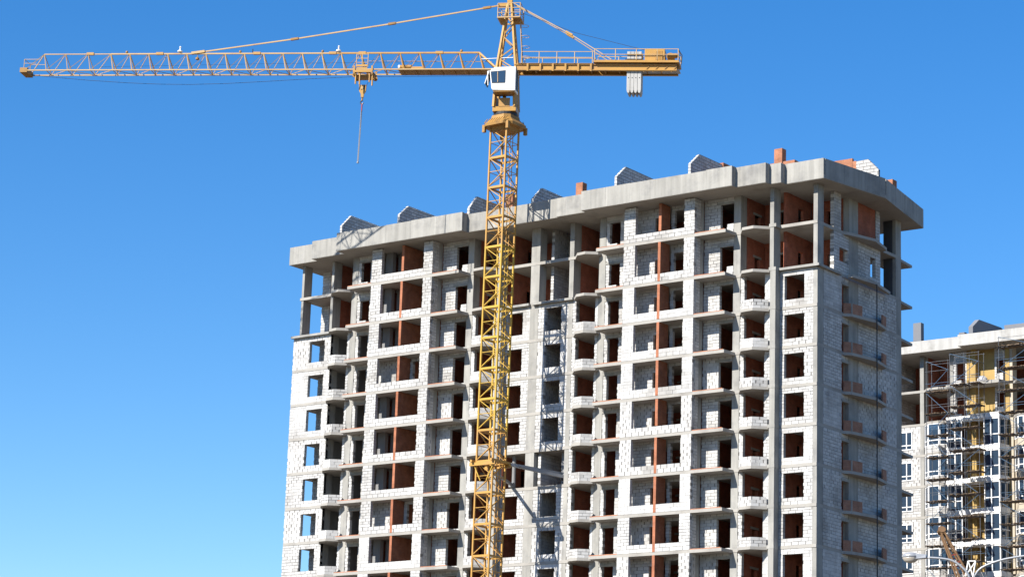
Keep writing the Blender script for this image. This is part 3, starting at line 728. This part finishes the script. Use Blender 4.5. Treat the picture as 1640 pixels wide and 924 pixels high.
# ---- counter jib
def K(s, z, v): s *= .98; return Jz(s, z+.0295*s, v)       # s negative towards the counterweight
cj = None
for v in (.62, -.62):
    mb = MB()
    for z0_, z1_, w_ in ((66.50, 66.57, .24), (66.95, 67.02, .24), (66.57, 66.95, .05)):
        mb.quadbox([K(-.7, z0_, v-w_/2), K(-14.1, z0_, v-w_/2), K(-14.1, z0_, v+w_/2), K(-.7, z0_, v+w_/2), K(-.7, z1_, v-w_/2), K(-14.1, z1_, v-w_/2), K(-14.1, z1_, v+w_/2), K(-.7, z1_, v+w_/2)])
    o = mb.build('counter_jib' if cj is None else 'beam', 'yel', cj or C0, fix=True)
    if cj is None: cj = o
def kbox(s0, s1, z0_, z1_, v0, v1, name, m, par=None, bev=0):
    mb = MB().quadbox([K(s0, z0_, v0), K(s1, z0_, v0), K(s1, z0_, v1), K(s0, z0_, v1), K(s0, z1_, v0), K(s1, z1_, v0), K(s1, z1_, v1), K(s0, z1_, v1)])
    return mb.build(name, m, par or C0, fix=True, bevel=bev)
for i in range(11): kbox(-1.3-i*1.15, -1.22-i*1.15, 66.6, 66.9, -.6, .6, 'cross_beam', 'oyel', cj)
for i in range(6): kbox(-1.9-i*1.05, -1.75-i*1.05, 66.42, 67.06, .74, .80, 'bracket', 'yel', cj)
kbox(-1.0, -7.3, 67.03, 67.07, -.8, .8, 'deck', 'oyel', cj)
kbox(-7.3, -14.3, 67.12, 67.3, -.95, .95, 'deck', 'yel', cj)
kbox(-9.9, -14.3, 66.62, 66.68, -.5, .5, 'deck', 'cw', cj)
for i in range(4): 
    mb = MB().beam(K(-11.4-i*.75, 66.4, .66), K(-11.9-i*.75, 66.9, .66), .05); mb.build('brace', 'oyel', cj)
# railings
def railing(s0, s1, zb_, h, n, v):
    for i in range(n+1):
        s = s0+(s1-s0)*i/n; MB().beam(K(s, zb_, v), K(s, zb_+h, v), .05).build('railing_post', 'pale', cj)
    for f_ in (.5, 1): MB().beam(K(s0, zb_+h*f_, v), K(s1, zb_+h*f_, v), .045).build('rail', 'pale', cj)
for v in (.82, -.82): railing(-1.3, -7.2, 67.05, .98, 4, v)
for v in (.97, -.97): railing(-7.4, -14.25, 67.3, .92, 4, v)
MB().beam(K(-14.25, 68.22, .97), K(-14.25, 68.22, -.97), .045).beam(K(-14.25, 67.8, .97), K(-14.25, 67.8, -.97), .045).build('rail', 'pale', cj)
mb = MB().tube([K(-14.3, 68.1, .9), K(-14.55, 67.7, .9), K(-14.5, 67.0, .9), K(-14.3, 66.5, .9)], .035, 6); mb.build('cable', 'dark', cj)
# counterweight slabs hang through the end of the counter jib
for i in range(4):
    s1_ = -10.02-i*.30
    pr = [(s1_, 68.15), (s1_, 64.95), (s1_-.05, 64.72), (s1_-.14, 64.66), (s1_-.23, 64.72), (s1_-.28, 64.95), (s1_-.28, 68.15)]
    o = MB().extr([K(s, z, -.55) for s, z in pr], E2*1.1).build('counterweight', 'cw', C0, fix=True, bevel=.02)
    MB().tube([K(s1_-.14, 65.95, .54), K(s1_-.14, 65.95, .57)], .04, 8).build('lifting_hole', 'dark', o)
kbox(-9.85, -11.3, 67.45, 67.52, .56, .62, 'strap', 'dark'); kbox(-9.85, -11.3, 67.85, 67.92, .56, .62, 'strap', 'dark')
hb = kbox(-11.45, -13.1, 67.3, 68.38, -.5, .55, 'machinery_housing', 'yel', None, .03)
for i in range(5): kbox(-12.35-i*.12, -12.41-i*.12, 67.45, 68.2, .545, .57, 'louvre', 'oyel', hb)
p = K(-13.55, 67.72, .35)
MB().tube([p-E2*.7, p+E2*.3], .3, 12).build('hoist_drum', 'oyel', C0)
MB().tube([p+E1*.2+E2*.35, p-E1*.55+E2*.35], .2, 10).build('hoist_motor', 'oyel', C0)
MB().tube([p-E1*.55+E2*.35, p-E1*.7+E2*.35], .13, 10).build('hoist_brake', 'dark', C0)
# counter-jib pendants
for v in (.16, -.16):
    a_ = Jz(-.4, 72.35, v); b_ = Jz(-5.0, 69.62, v*2.0); c_ = K(-8.9, 67.34, v*3.9)
    MB().beam(a_, b_, .06).build('pendant_bar', 'pale', C0); MB().beam(b_, c_, .055).build('pendant_bar', 'pale', C0)
MB().beam(Jz(-4.75, 69.77, .31), Jz(-5.3, 69.44, .34), .16, .16).build('pendant_joint', 'yel', C0)
MB().beam(Jz(-4.75, 69.77, -.31), Jz(-5.3, 69.44, -.34), .16, .16).build('pendant_joint', 'yel', C0)
MB().tube([Jz(-.5, 71.8, 0), Jz(-5.5, 69.75, 0), K(-11.6, 68.4, 0)], .018, 5).build('hoist_rope', 'rope', C0)
# trolley under the jib
TR = 12.3
tr = None
jb = MB(); jbox(jb, TR-.85, TR+.85, -.28, -.1, .62, .82); tr = jb.build('trolley', 'yel', C0)
jb = MB(); jbox(jb, TR-.85, TR+.85, -.28, -.1, -.82, -.62); jb.build('side_frame', 'yel', tr)
jb = MB(); jbox(jb, TR-.6, TR+.65, -.55, -.40, -.5, .5); jb.build('cross_frame', 'oyel', tr)
for s in (TR-.8, TR+.75):
    jb = MB(); jbox(jb, s-.07, s+.07, -.5, .28, .66, .80); jb.build('hanger', 'yel', tr)
    jb = MB(); jbox(jb, s-.07, s+.07, -.5, .28, -.80, -.66); jb.build('hanger', 'yel', tr)
    jb = MB(); jbox(jb, s-.06, s+.06, -.5, -.36, -.8, .8); jb.build('hanger', 'oyel', tr)
    for v in (.5, -.5): MB().tube([J(s, -.42, v-.06), J(s, -.42, v+.06)], .2, 12).build('sheave', 'oyel', tr)
for s, l_ in ((TR+.6, .95), (TR+.25, 1.0), (TR-.6, .8), (TR-.85, 1.1)):
    MB().beam(J(s, -.3, .7), J(s, -.3-l_, .7), .09).build('stop_bar', 'yel', tr)
jb = MB(); jbox(jb, TR-.35, TR+.6, .25, .42, .62, .70); jbox(jb, TR-.35, TR+.6, .08, .18, .62, .7); jb.build('basket_plate', 'yel', tr)
mb = MB()
for s in (TR-.4, TR+.1, TR+.6): mb.beam(J(s, .2, .66), J(s, 1.35, .66), .045)
for h_ in (.6, .95, 1.3): mb.beam(J(TR-.4, h_, .66), J(TR+.6, h_, .66), .04)
mb.build('basket_rail', 'pale', tr)
# trolley rope sagging below the outer jib, taut below the inner jib
sag = [(42.3, -.12), (40.72, -.3), (37, -.62), (33.47, -.85), (30.5, -.97), (27.79, -1.0), (24.5, -.92), (21.1, -.75), (17, -.52), (13.2, -.35)]
MB().tube([J(s, h_+.05, -.3) for s, h_ in sag], .018, 5).build('trolley_rope', 'rope', C0)
MB().tube([J(11.4, -.3, -.3), J(1.0, -.25, -.3)], .018, 5).build('trolley_rope', 'rope', C0)
MB().tube([J(36, .5, 0), J(20, .75, 0), J(2, .9, 0)], .010, 4).build('hoist_rope', 'rope', C0)

# hook block
hp = Jz(11.93, 65.7, 0)
H0 = thing('hook_block', 'black and yellow striped hook block hanging below the crane trolley', 'hook block', tuple(hp-Vector((0, 0, 1.3))))
hbk = MB().extr([hp+E1*.3+Vector((0, 0, .05))-E2*.1, hp-E1*.3+Vector((0, 0, .05))-E2*.1, hp-E1*.28-Vector((0, 0, .45))-E2*.1, hp-E1*.12-Vector((0, 0, .72))-E2*.1, hp-E1*.1-Vector((0, 0, 1.0))-E2*.1, hp+E1*.1-Vector((0, 0, 1.0))-E2*.1, hp+E1*.12-Vector((0, 0, .72))-E2*.1, hp+E1*.28-Vector((0, 0, .45))-E2*.1], E2*.2).build('block_plate', 'yel', H0, fix=True)
for i in range(3):
    a_ = hp+E1*(.24-.2*i)+Vector((0, 0, .04)); 
    MB().extr([a_+E2*.1, a_-E1*.10+E2*.1, a_-E1*.0-Vector((0, 0, .42))+E2*.1, a_+E1*.08-Vector((0, 0, .42))+E2*.1], E2*.012).build('stripe', 'dark', hbk, fix=True)
MB().tube([hp-E2*.13-Vector((0, 0, .2)), hp+E2*.13-Vector((0, 0, .2))], .13, 12).build('sheave', 'pale', H0)
MB().tube([hp-Vector((0, 0, 1.0)), hp-Vector((0, 0, 1.28))], .07, 8).build('swivel', 'oyel', H0)
hk = [hp+Vector((0, 0, -1.28))]+[hp+E1*(.14*math.sin(t))+Vector((0, 0, -1.44+.14*math.cos(t))) for t in [i*math.pi*1.55/8 for i in range(9)]]
MB().tube(hk, .06, 8, .03).build('hook', 'dark', H0)
for s in (.28, -.28):
    MB().tube([J(TR+s*1.8, -.45, .0), hp+E1*s+Vector((0, 0, -.05))], .016, 5).build('hoist_rope', 'rope', H0)
# sling
sp = hp-Vector((0, 0, 1.52)); 
sb_ = Jz(12.05, 59.2, 0)
SL = thing('lifting_sling', 'long thin grey chain sling hanging straight down from the crane hook', 'sling', tuple(sb_))
MB().tube([sp+E1*.1+Vector((0, 0, .05)), sp+Vector((0, 0, -.12)), sp-E1*.1+Vector((0, 0, .05))], .045, 8).build('shackle', 'steel', SL)
MB().tube([sp, sp-Vector((0, 0, .7))], .05, 8).build('ring_link', 'redp', SL)
MB().tube([sp-Vector((0, 0, .6))-E1*.02, sb_-E1*.03], .032, 6).tube([sp-Vector((0, 0, .6))+E1*.03+E2*.05, sb_+E1*.03], .028, 6).build('leg', 'steel', SL)
MB().lathe([(.03, 0), (.09, .04), (.09, .14), (.04, .18)], sb_-Vector((0, 0, .1)), 8).build('end_fitting', 'steel', SL)

# tie between mast and building
zt = 34.45; ax = axis(zt)
T0 = thing('crane_tie', 'steel tie bracing the crane mast to the building with a yellow collar', 'crane tie', (ax.x, ax.y, zt-.3))
for s in (-1, 1):
    MB().box(ax.x-1.3, ax.y+s*.98-.09, zt-.13, ax.x+1.2, ax.y+s*.98+.09, zt+.13).build('collar_beam', 'yel', T0)
    MB().box(ax.x+s*.98-.09, ax.y-1.3, zt+.132, ax.x+s*.98+.09, ax.y+1.45, zt+.32).build('collar_beam', 'yel', T0)
for s in (-1, 1):
    MB().beam((ax.x+s*.9, ax.y-.9, zt-.13), (ax.x+s*.3, ax.y-.9, zt-1.3), .07).build('knee_brace', 'byel', T0)
MB().beam((ax.x+1.1, ax.y+1.1, zt+.15), (-22.95, .2, 34.15), .24, .24).build('strut', 'steel', T0)
MB().beam((ax.x+1.5, ax.y+1.6, zt+.1), (-23.3, .3, 34.45), .20, .2).build('strut', 'steel', T0)
MB().beam((ax.x-.6, ax.y+1.0, zt-.3), (-28.3, .4, 33.95), .2, .2).build('strut', 'steel', T0)
MB().box(-23.3, .05, 33.9, -22.88, .5, 34.3).build('anchor', 'dark', T0)
MB().box(-28.5, .25, 33.75, -28.1, .5, 34.1).build('anchor', 'steel', T0)
P0 = thing('steel_prop', 'grey steel prop standing in the open bay beside the crane mast', 'prop', (-28.3, .65, SB[7]+TH))
MB().tube([(-28.3, .65, SB[7]+TH), (-28.3, .65, SB[6])], .16, 10).build('tube', 'dconc', P0)
MB().box(-28.55, .4, SB[7]+TH, -28.05, .9, SB[7]+TH+.05).build('base_plate', 'dconc', P0)
P1 = thing('steel_prop', 'grey steel prop standing at the right of the dark niche beside the tie struts', 'prop', (-23.6, 1.0, SB[7]+TH))
MB().box(-23.75, .85, SB[7]+TH, -23.4, 1.2, SB[6]).build('tube', 'dconc', P1)
MB().box(-23.9, .7, SB[7]+TH, -23.25, 1.35, SB[7]+TH+.04).build('base_plate', 'dconc', P1)

# ================================================================== second building
Y2 = 56.0
B = thing('apartment_building', 'paler apartment block behind at the right edge with fitted white windows and scaffolding', 'building', (-14, Y2+6, 0))
SB2 = [54.33, 50.68, 47.40, 44.38]
while SB2[-1] > 3.5: SB2.append(SB2[-1]-3)
SB2 = SB2[:17]+[-.24]; NB = len(SB2)-1; VB = 9
bb = MB(); lowb = MB()
def bw(j, P, U, W, H, T, holes, style, seed, core='mortar'):
    if j >= VB: block_wall(P, U, W, H, T, holes, style, None, B, join=lowb)
    else: block_wall(P, U, W, H, T, holes, style, bb, B, seed=seed, core=core)
for k in range(1, NB+1):
    z = SB2[k]
    MB().prism([(-30, Y2-.05), (0, Y2-.05), (0, Y2+12), (-30, Y2+12)], z, z+TH).build('floor_slab', 'conc2', B)
    if k < NB:
        MB().prism([(-20.75, Y2-.06), (-19.9, Y2-.95), (-18.6, Y2-1.05), (-17.55, Y2-.5), (-17.55, Y2-.06)], z-.02, z+.2).build('balcony_slab', 'conc2', B)
        MB().prism([(-11.3, Y2-.06), (-10.5, Y2-.95), (-9, Y2-1.05), (-8, Y2-.06)], z-.02, z+.2).build('balcony_slab', 'conc2', B)
        wm = 'white' if k >= 2 else 'conc2'
        MB().prism([(-17.7, Y2-1.35), (-14.95, Y2-1.35), (-14.95, Y2-.06), (-17.45, Y2-.06)], z-.1, z+(.34 if k >= 2 else .2)).build('balcony_slab', wm, B)
        MB().prism([(-14.92, Y2-1.8), (-11.9, Y2-1.8), (-11.55, Y2-.06), (-14.92, Y2-.06)], z-.12, z+(.36 if k >= 2 else .2)).build('balcony_slab', wm, B)
for j in range(NB):
    z0 = SB2[j+1]+TH; z1 = SB2[j]; H = z1-z0
    def bx(x0, y0, a, x1, y1, b, n, m, par=B): return MB().box(x0, Y2+y0, a, x1, Y2+y1, b).build(n, m, par)
    bx(-21.15, -.03, z0, -20.74, .9, z1, 'column', 'conc')
    bx(-17.95, -.03, z0, -17.55, .4, z1, 'column', 'conc')
    bx(-11.52, -.30, z0, -11.22, .6, z1, 'column', 'beige')
    # yellow insulated pier and recess wall
    bx(-15.45, -.45, z0, -15.0, .2, z1, 'pier', 'ins')
    bx(-15.44, .2, z0, -13.2, .4, z1, 'insulated_wall', 'ins')
    bx(-16.15, -.02, z0, -15.46, .25, z1, 'insulated_wall', 'ins')
    bx(-11.95, -.35, z0, -11.53, .2, z1, 'insulated_wall', 'ins')
    if j < VB:
        bx(-29, 5.0, z0, 0, 5.2, z1, 'brick_partition', 'red')
        bx(-20.95, .91, z0, -20.75, 3.5, z1, 'brick_partition', 'red'); bx(-20.7, 3.3, z0, -18, 3.5, z1, 'brick_partition', 'red')
        bx(-17.5, 2.2, z0, -13.2, 2.4, z1, 'brick_partition', 'red')
    bw(j, (-17.54, Y2, z0), (1, 0, 0), 1.39, H, .28, [(.28, .1, 1.25, 2.25)], 'full', j+300)
    bw(j, (-13.2, Y2, z0), (1, 0, 0), 1.24, H, .28, [(.2, .1, 1.2, 2.3)], 'full', j+330)
    if j < 2:
        block_wall((-24.3, Y2+.1, z0), (0, 1, 0), 4.9, H, .2, [], 'full', bb, B, seed=j+400)
        block_wall((-17.5, Y2-.05, z0), (1, 0, 0), .8, .6, .3, [], 'faint', bb, B, seed=j+410)
        block_wall((-12.75, Y2-.4, z0), (1, 0, 0), .6, .85, .3, [], 'faint', bb, B, seed=j+420)
    else:
        sty = random.choice(['dash', 'mix', 'full'])
        bw(j, (-24.6, Y2, z0), (1, 0, 0), 3.45, H, .3, [(1.35, .55, 2.62, 2.35)], sty, j+340)
        # white windows
        def window(P, U, W, Hh, cols, split=.55):
            P = Vector(P); U = Vector(U).normalized(); N = Vector((U.y, -U.x, 0)); Z = Vector((0, 0, 1))
            fr = MB(); t = .09
            def bar(u0, u1, a, b):
                q = P+U*u0; r = P+U*u1
                fr.quadbox([q+N*.03+Z*a, r+N*.03+Z*a, r-N*.06+Z*a, q-N*.06+Z*a, q+N*.03+Z*b, r+N*.03+Z*b, r-N*.06+Z*b, q-N*.06+Z*b])
            bar(0, W, 0, t); bar(0, W, Hh-t, Hh)
            us = [0]+cols+[W-t]
            for i_, u in enumerate(us): bar(u if i_ in (0, len(us)-1) else u-t/2, u+t if i_ in (0, len(us)-1) else u+t/2, t+.001, Hh-t-.001)
            for i_, (u, u2) in enumerate(zip(us, us[1:])): 
                bar((u+t if i_ == 0 else u+t/2)+.001, (u2 if i_ == len(us)-2 else u2-t/2)-.001, split-t/2, split+t/2)
            w_ = fr.build('window', 'white', B)
            g_ = MB(); q = P+U*.03; r = P+U*(W-.03)
            g_.quadbox([q-N*.01+Z*.03, r-N*.01+Z*.03, r-N*.03+Z*.03, q-N*.03+Z*.03, q-N*.01+Z*(Hh-.03), r-N*.01+Z*(Hh-.03), r-N*.03+Z*(Hh-.03), q-N*.03+Z*(Hh-.03)])
            g_.build('pane', 'glass', w_)
        if j < VB:
            window((-23.24, Y2-.06, z0+.55), (1, 0, 0), 1.25, 1.8, [.62], .45)
            pts = [(-20.6, -.12), (-19.85, -.9), (-18.6, -1.0), (-17.65, -.35)]
            for a_, b_ in zip(pts, pts[1:]):
                U = Vector((b_[0]-a_[0], b_[1]-a_[1], 0))
                window((a_[0], Y2+a_[1], z0+.62), U, U.length-.02, H-.64, [], .5)
            # glazed loggias behind the white slabs
            window((-17.65, Y2-1.3, z0+.05), (1, 0, 0), 1.6, H-.2, [.85], .95)
            window((-13.55, Y2-1.75, z0+.05), (1, 0, 0), 1.6, H-.22, [.72], 1.0)
            window((-11.93, Y2-1.72, z0+.05), (.19, 1, 0), 1.5, H-.22, [.75], 1.0)
            pts = [(-11.15, -.12), (-10.45, -.9), (-9, -1.0), (-8.1, -.12)]
            for a_, b_ in zip(pts, pts[1:]):
                U = Vector((b_[0]-a_[0], b_[1]-a_[1], 0))
                window((a_[0], Y2+a_[1], z0+.62), U, U.length-.02, H-.64, [.6] if U.length > 1.2 else [], .5)
        for pts, m_ in (([(-20.6, -.12), (-19.85, -.9), (-18.6, -1.0), (-17.65, -.35)], None), ([(-11.15, -.12), (-10.45, -.9), (-9, -1.0), (-8.1, -.12)], 'beige')):
            for a_, b_ in zip(pts, pts[1:]):
                U = Vector((b_[0]-a_[0], b_[1]-a_[1], 0))
                if m_: MB().extr([(a_[0], Y2+a_[1], z0-.04), (b_[0], Y2+b_[1], z0-.04), (b_[0], Y2+b_[1], z0+.6), (a_[0], Y2+a_[1], z0+.6)], (0, .15, 0)).build('balcony_parapet', m_, B, fix=True)
                else: bw(j, (a_[0], Y2+a_[1], z0-.04), U, U.length, .64, .2, [], sty, j+350)
        bx(-8.05, -.02, z0, -4, .25, z1, 'plastered_wall', 'beige')
roof2 = [(-24.4, -1.1), (-22.6, -1.1), (-22.6, -1.5), (-15.9, -1.5), (-15.9, -2.3), (-2, -2.3), (-2, 12), (-24.4, 12)]
MB().prism([(x, Y2+y) for x, y in roof2], SB2[0], SB2[0]+.3).build('roof_slab', 'conc2', B)
for i in range(len(roof2)-2):
    a = Vector((roof2[i][0], roof2[i][1]+Y2)); b = Vector((roof2[i+1][0], roof2[i+1][1]+Y2)); d = (b-a).normalized(); nn = Vector((d.y, -d.x))
    L = (b-a).length; n_ = max(1, round(L/4.5))
    for s in range(n_):
        p = a+d*(L/n_*s); q = a+d*(L/n_*(s+1)-.012); o_ = random.uniform(.006, .02)
        MB().prism([tuple(p+nn*o_), tuple(q+nn*o_), tuple(q-nn*.18), tuple(p-nn*.18)], SB2[0]+.03+.002*(i % 3), 55.45+random.uniform(-.02, .02)).build('parapet', 'cw', B)
# grey plastered roof structures
z2 = SB2[0]+.3
MB().box(-22.3, Y2+.8, z2, -21.45, Y2+1.4, 57.9).build('chimney', 'gplast', B)
MB().box(-24.2, Y2+1.0, z2, -22.32, Y2+1.25, 56.15).build('roof_upstand', 'gplast', B)
MB().box(-21.44, Y2+1.0, z2, -17.4, Y2+1.25, 56.1).build('roof_upstand', 'gplast', B)
MB().box(-17.4, Y2+.9, z2, -16.8, Y2+1.5, 56.45).build('roof_upstand', 'gplast', B)
MB().extr([(-15.2, Y2-.5, z2), (-15.2, Y2-.5, 56.55), (-15.2, Y2+.85, 57.5), (-15.2, Y2+5.6, 57.66), (-15.2, Y2+7.2, 57.2), (-15.2, Y2+7.2, z2)], (-.45, 0, 0)).build('gable_wall', 'gplast', B, fix=True)
MB().box(-13.9, Y2+3.6, z2, -6, Y2+3.9, 57.35).build('roof_upstand', 'gplast', B)
lowb.build('block_wall', 'block', B, kind='stuff'); bb.build('block', 'block', B, kind='stuff')

# scaffolding in front of it
def scaffold(x0, x1, yf, ztop, label, bays, decks_from=0):
    T = thing('scaffolding', label, 'scaffolding', ((x0+x1)/2, Y2+yf, 0), 'scaffold towers on the right-hand block')
    yb = yf+1.1; zt_ = ztop
    xs = [x0+(x1-x0)*i/bays for i in range(bays+1)]
    for x in xs:
        for y in (yf, yb): MB().tube([(x, Y2+y, 0), (x, Y2+y, zt_)], .026, 6).build('standard', 'tube', T)
    z = zt_-1.0; i = 0
    stuffb = MB()
    while z > 25:
        for y in (yf, yb): MB().tube([(x0-.1, Y2+y, z+.9), (x1+.1, Y2+y, z+.9)], .02, 6).build('ledger', 'blue' if i % 2 else 'tube', T)
        MB().tube([(x0-.1, Y2+yf, z), (x1+.1, Y2+yf, z)], .02, 6).build('ledger', 'tube', T)
        for x in xs: MB().tube([(x, Y2+yf, z), (x, Y2+yb, z)], .02, 5).build('transom', 'tube', T)
        # diagonal on the front
        a, b = (x0, x1) if i % 2 else (x1, x0)
        MB().tube([(a, Y2+yf-.04, z), (b, Y2+yf-.04, min(z+2.1, zt_))], .026, 6).build('diagonal', 'blue', T)
        # deck of short planks lying across, ends uneven
        if i >= decks_from:
            x = x0-.1
            while x < x1+.05:
                wd = random.uniform(.13, .2)
                if random.random() > .08:
                    MB().box(x, Y2+yf-random.uniform(.08, .3), z+.03+random.uniform(0, .05), x+wd-.03, Y2+yb+random.uniform(0, .15), z+.08+random.uniform(0, .06)).build('plank', 'plank', T)
                x += wd
        z -= 2.1; i += 1
    return T
scaffold(-18.9, -16.6, -3.0, 53.0, 'left scaffold tower with brown plank decks beside the bay windows', 1, 1)
scaffold(-16.2, -13.2, -3.4, 53.4, 'middle scaffold tower with brown plank decks before the yellow insulated recess', 2, 1)
scaffold(-11.3, -7.8, -3.0, 54.6, 'scaffold tower at the right edge of the photo before the beige plastered balconies', 1, 0)
# sack on the upper slab
sk = MB(); 
for i, (r, h) in enumerate(((.42, 0), (.55, .15), (.52, .4), (.35, .62), (.12, .75))): pass
sk.lathe([(.40, 0), (.52, .12), (.50, .40), (.33, .60), (.10, .70)], (-14.15, Y2-.7, SB2[1]+.2), 9)
o = sk.build('debris_sack', 'bag', None, smooth=True)
o['label'] = 'white sack standing on the upper slab before the yellow wall'; o['category'] = 'sack'

# ================================================================== crawler crane boom
bh_ = Vector((-16.22, 50.73, 36.24)); bf = Vector((-13.4, 49.4, 31.65)); dv = (bf-bh_).normalized()
base = bh_+dv*((bh_.z-2.2)/-dv.z)
CR = thing('mobile_crane', 'rusty brown lattice boom with red rungs raised before the right-hand block', 'crane', (base.x, base.y, 0))
side = Vector((.82, .57, 0)); side = (side-dv*side.dot(dv)).normalized(); nrm = side.cross(dv).normalized()
Lb = (base-bh_).length
boom = None
for a_ in (-1, 1):
    for b_ in (-1, 1):
        p_ = bh_+side*(a_*.16)+nrm*(b_*.18)+dv*.2; m1 = bh_+dv*6.5+side*(a_*.48)+nrm*(b_*.42); q_ = base+side*(a_*.5)+nrm*(b_*.4)
        mb = MB().beam(p_, m1, .13).beam(m1, q_, .12)
        o = mb.build('boom' if boom is None else 'chord', 'brown', boom or CR)
        if boom is None: boom = o
n_ = int(Lb/.9)
for i in range(n_):
    t = .4+i*.9; wd = .16+(.32)*min(t, 6.5)/6.5; hd = .18+.24*min(t, 6.5)/6.5
    for b_ in (-1, 1):
        MB().beam(bh_+dv*t-side*wd+nrm*hd*b_, bh_+dv*t+side*wd+nrm*hd*b_, .07).build('rung', 'redp' if i in (3, 4) else 'brown', boom)
    for a_ in (-1, 1): MB().beam(bh_+dv*t+side*wd*a_-nrm*hd, bh_+dv*(t+.9)+side*wd*a_+nrm*hd, .035).build('lacing', 'brown', boom)
MB().tube([bh_-nrm*.3-side*.0, bh_+nrm*.3], .36, 14).tube([bh_-side*.42, bh_+side*.42], .1, 8).build('head_sheave', 'brown', boom)
# white lattice gantry
gp = [Vector((-12.95, 49.6, 33.15)), Vector((-12.35, 49.9, 33.15)), Vector((-12.6, 49.8, 31.7)), Vector((-13.2, 49.5, 31.75))]
mb = MB()
for a_, b_ in ((0, 1), (0, 3), (1, 2), (3, 1), (0, 2)): mb.beam(gp[a_], gp[b_], .1)
mb.beam(gp[3], gp[3]+dv*26, .08).beam(gp[2], gp[2]+dv*26, .08)
mb.build('jib_strut', 'white', CR)
bx0 = base+dv*0
MB().box(base.x-1.2, base.y-1.5, 1.2, base.x+4.2, base.y+1.5, 3.4).build('engine_house', 'brown', CR)
MB().box(base.x-1.9, base.y-1.6, 1.2, base.x-.2, base.y-.4, 3.2).build('cab', 'redp', CR)
for s in (-1, 1):
    MB().tube([(base.x-2.3, base.y+s*1.7, .5), (base.x+3.3, base.y+s*1.7, .5)], .5, 10).build('track', 'dark', CR)
MB().box(base.x-2, base.y-1.4, .5, base.x+3, base.y+1.4, 1.2).build('undercarriage', 'dark', CR)

# ================================================================== street lamp
lx, ly = 56.48, -87.3
LP = thing('street_lamp', 'grey double-armed street lamp with rounded heads at the lower right', 'street lamp', (lx, ly, 0))
MB().tube([(lx, ly, 0), (lx, ly, 6), (lx, ly, 11.6)], .11, 12, .06).build('pole', 'steel', LP, smooth=True)
rt = Vector((math.cos(.652), math.sin(.652), 0)); fw = Vector((-math.sin(.652), math.cos(.652), 0))
dirL = (-rt*.93+fw*.36).normalized(); dirR = -dirL
def arm(d, pts, head_z):
    c = [Vector((lx, ly, 0))+d*u+Vector((0, 0, z)) for u, z in pts]
    fine = []
    for i in range(len(c)-1):
        for t in range(4):
            p0 = c[max(i-1, 0)]; p1 = c[i]; p2 = c[i+1]; p3 = c[min(i+2, len(c)-1)]; t_ = t/4
            fine.append(.5*((2*p1)+(p2-p0)*t_+(2*p0-5*p1+4*p2-p3)*t_*t_+(3*p1-p0-3*p2+p3)*t_**3))
    fine.append(c[-1])
    MB().tube(fine, .04, 8, .034).build('arm', 'ghead', LP, smooth=True)
    e = c[-1]; u = d
    sd = Vector((-u.y, u.x, 0))
    # head: gear housing and rounded reflector with lens below
    hd = MB().quadbox([e-sd*.09+Vector((0, 0, -.03)), e+u*.34-sd*.11+Vector((0, 0, -.06)), e+u*.34+sd*.11+Vector((0, 0, -.06)), e+sd*.09+Vector((0, 0, -.03)), e-sd*.07+Vector((0, 0, .09)), e+u*.34-sd*.1+Vector((0, 0, .12)), e+u*.34+sd*.1+Vector((0, 0, .12)), e+sd*.07+Vector((0, 0, .09))]).build('lamp_head', 'ghead', LP, fix=True, bevel=.02)
    for nm, mt, prof in (('cover', 'ghead', [(1, 0), (.93, .08), (.75, .13), (.4, .16), (.05, .17)]), ('lens', 'lens', [(.1, -.17), (.5, -.15), (.8, -.09), (.95, -.02), (.98, 0)])):
        mb = MB(); n = 18; ct = e+u*.52+Vector((0, 0, .0))
        for r, h in prof:
            for k in range(n):
                t = 2*math.pi*k/n; mb.v.append(tuple(ct+u*(.27*r*math.cos(t))+sd*(.17*r*math.sin(t))+Vector((0, 0, h))))
        for i in range(len(prof)-1):
            for k in range(n): mb.f.append((i*n+k, i*n+(k+1) % n, (i+1)*n+(k+1) % n, (i+1)*n+k))
        mb.f += [tuple(range(n)), tuple(range((len(prof)-1)*n, len(prof)*n))]
        mb.build(nm, mt, hd, fix=True, smooth=True)
prof_ = [(.0, 11.55), (.10, 12.0), (.26, 12.24), (.58, 12.48), (.95, 12.57), (1.42, 12.61)]
arm(dirL, prof_, 0)
arm(dirR, [(.0, 11.55), (.10, 12.0), (.32, 12.27), (.92, 12.49), (1.5, 12.59), (1.9, 12.63)], 0)
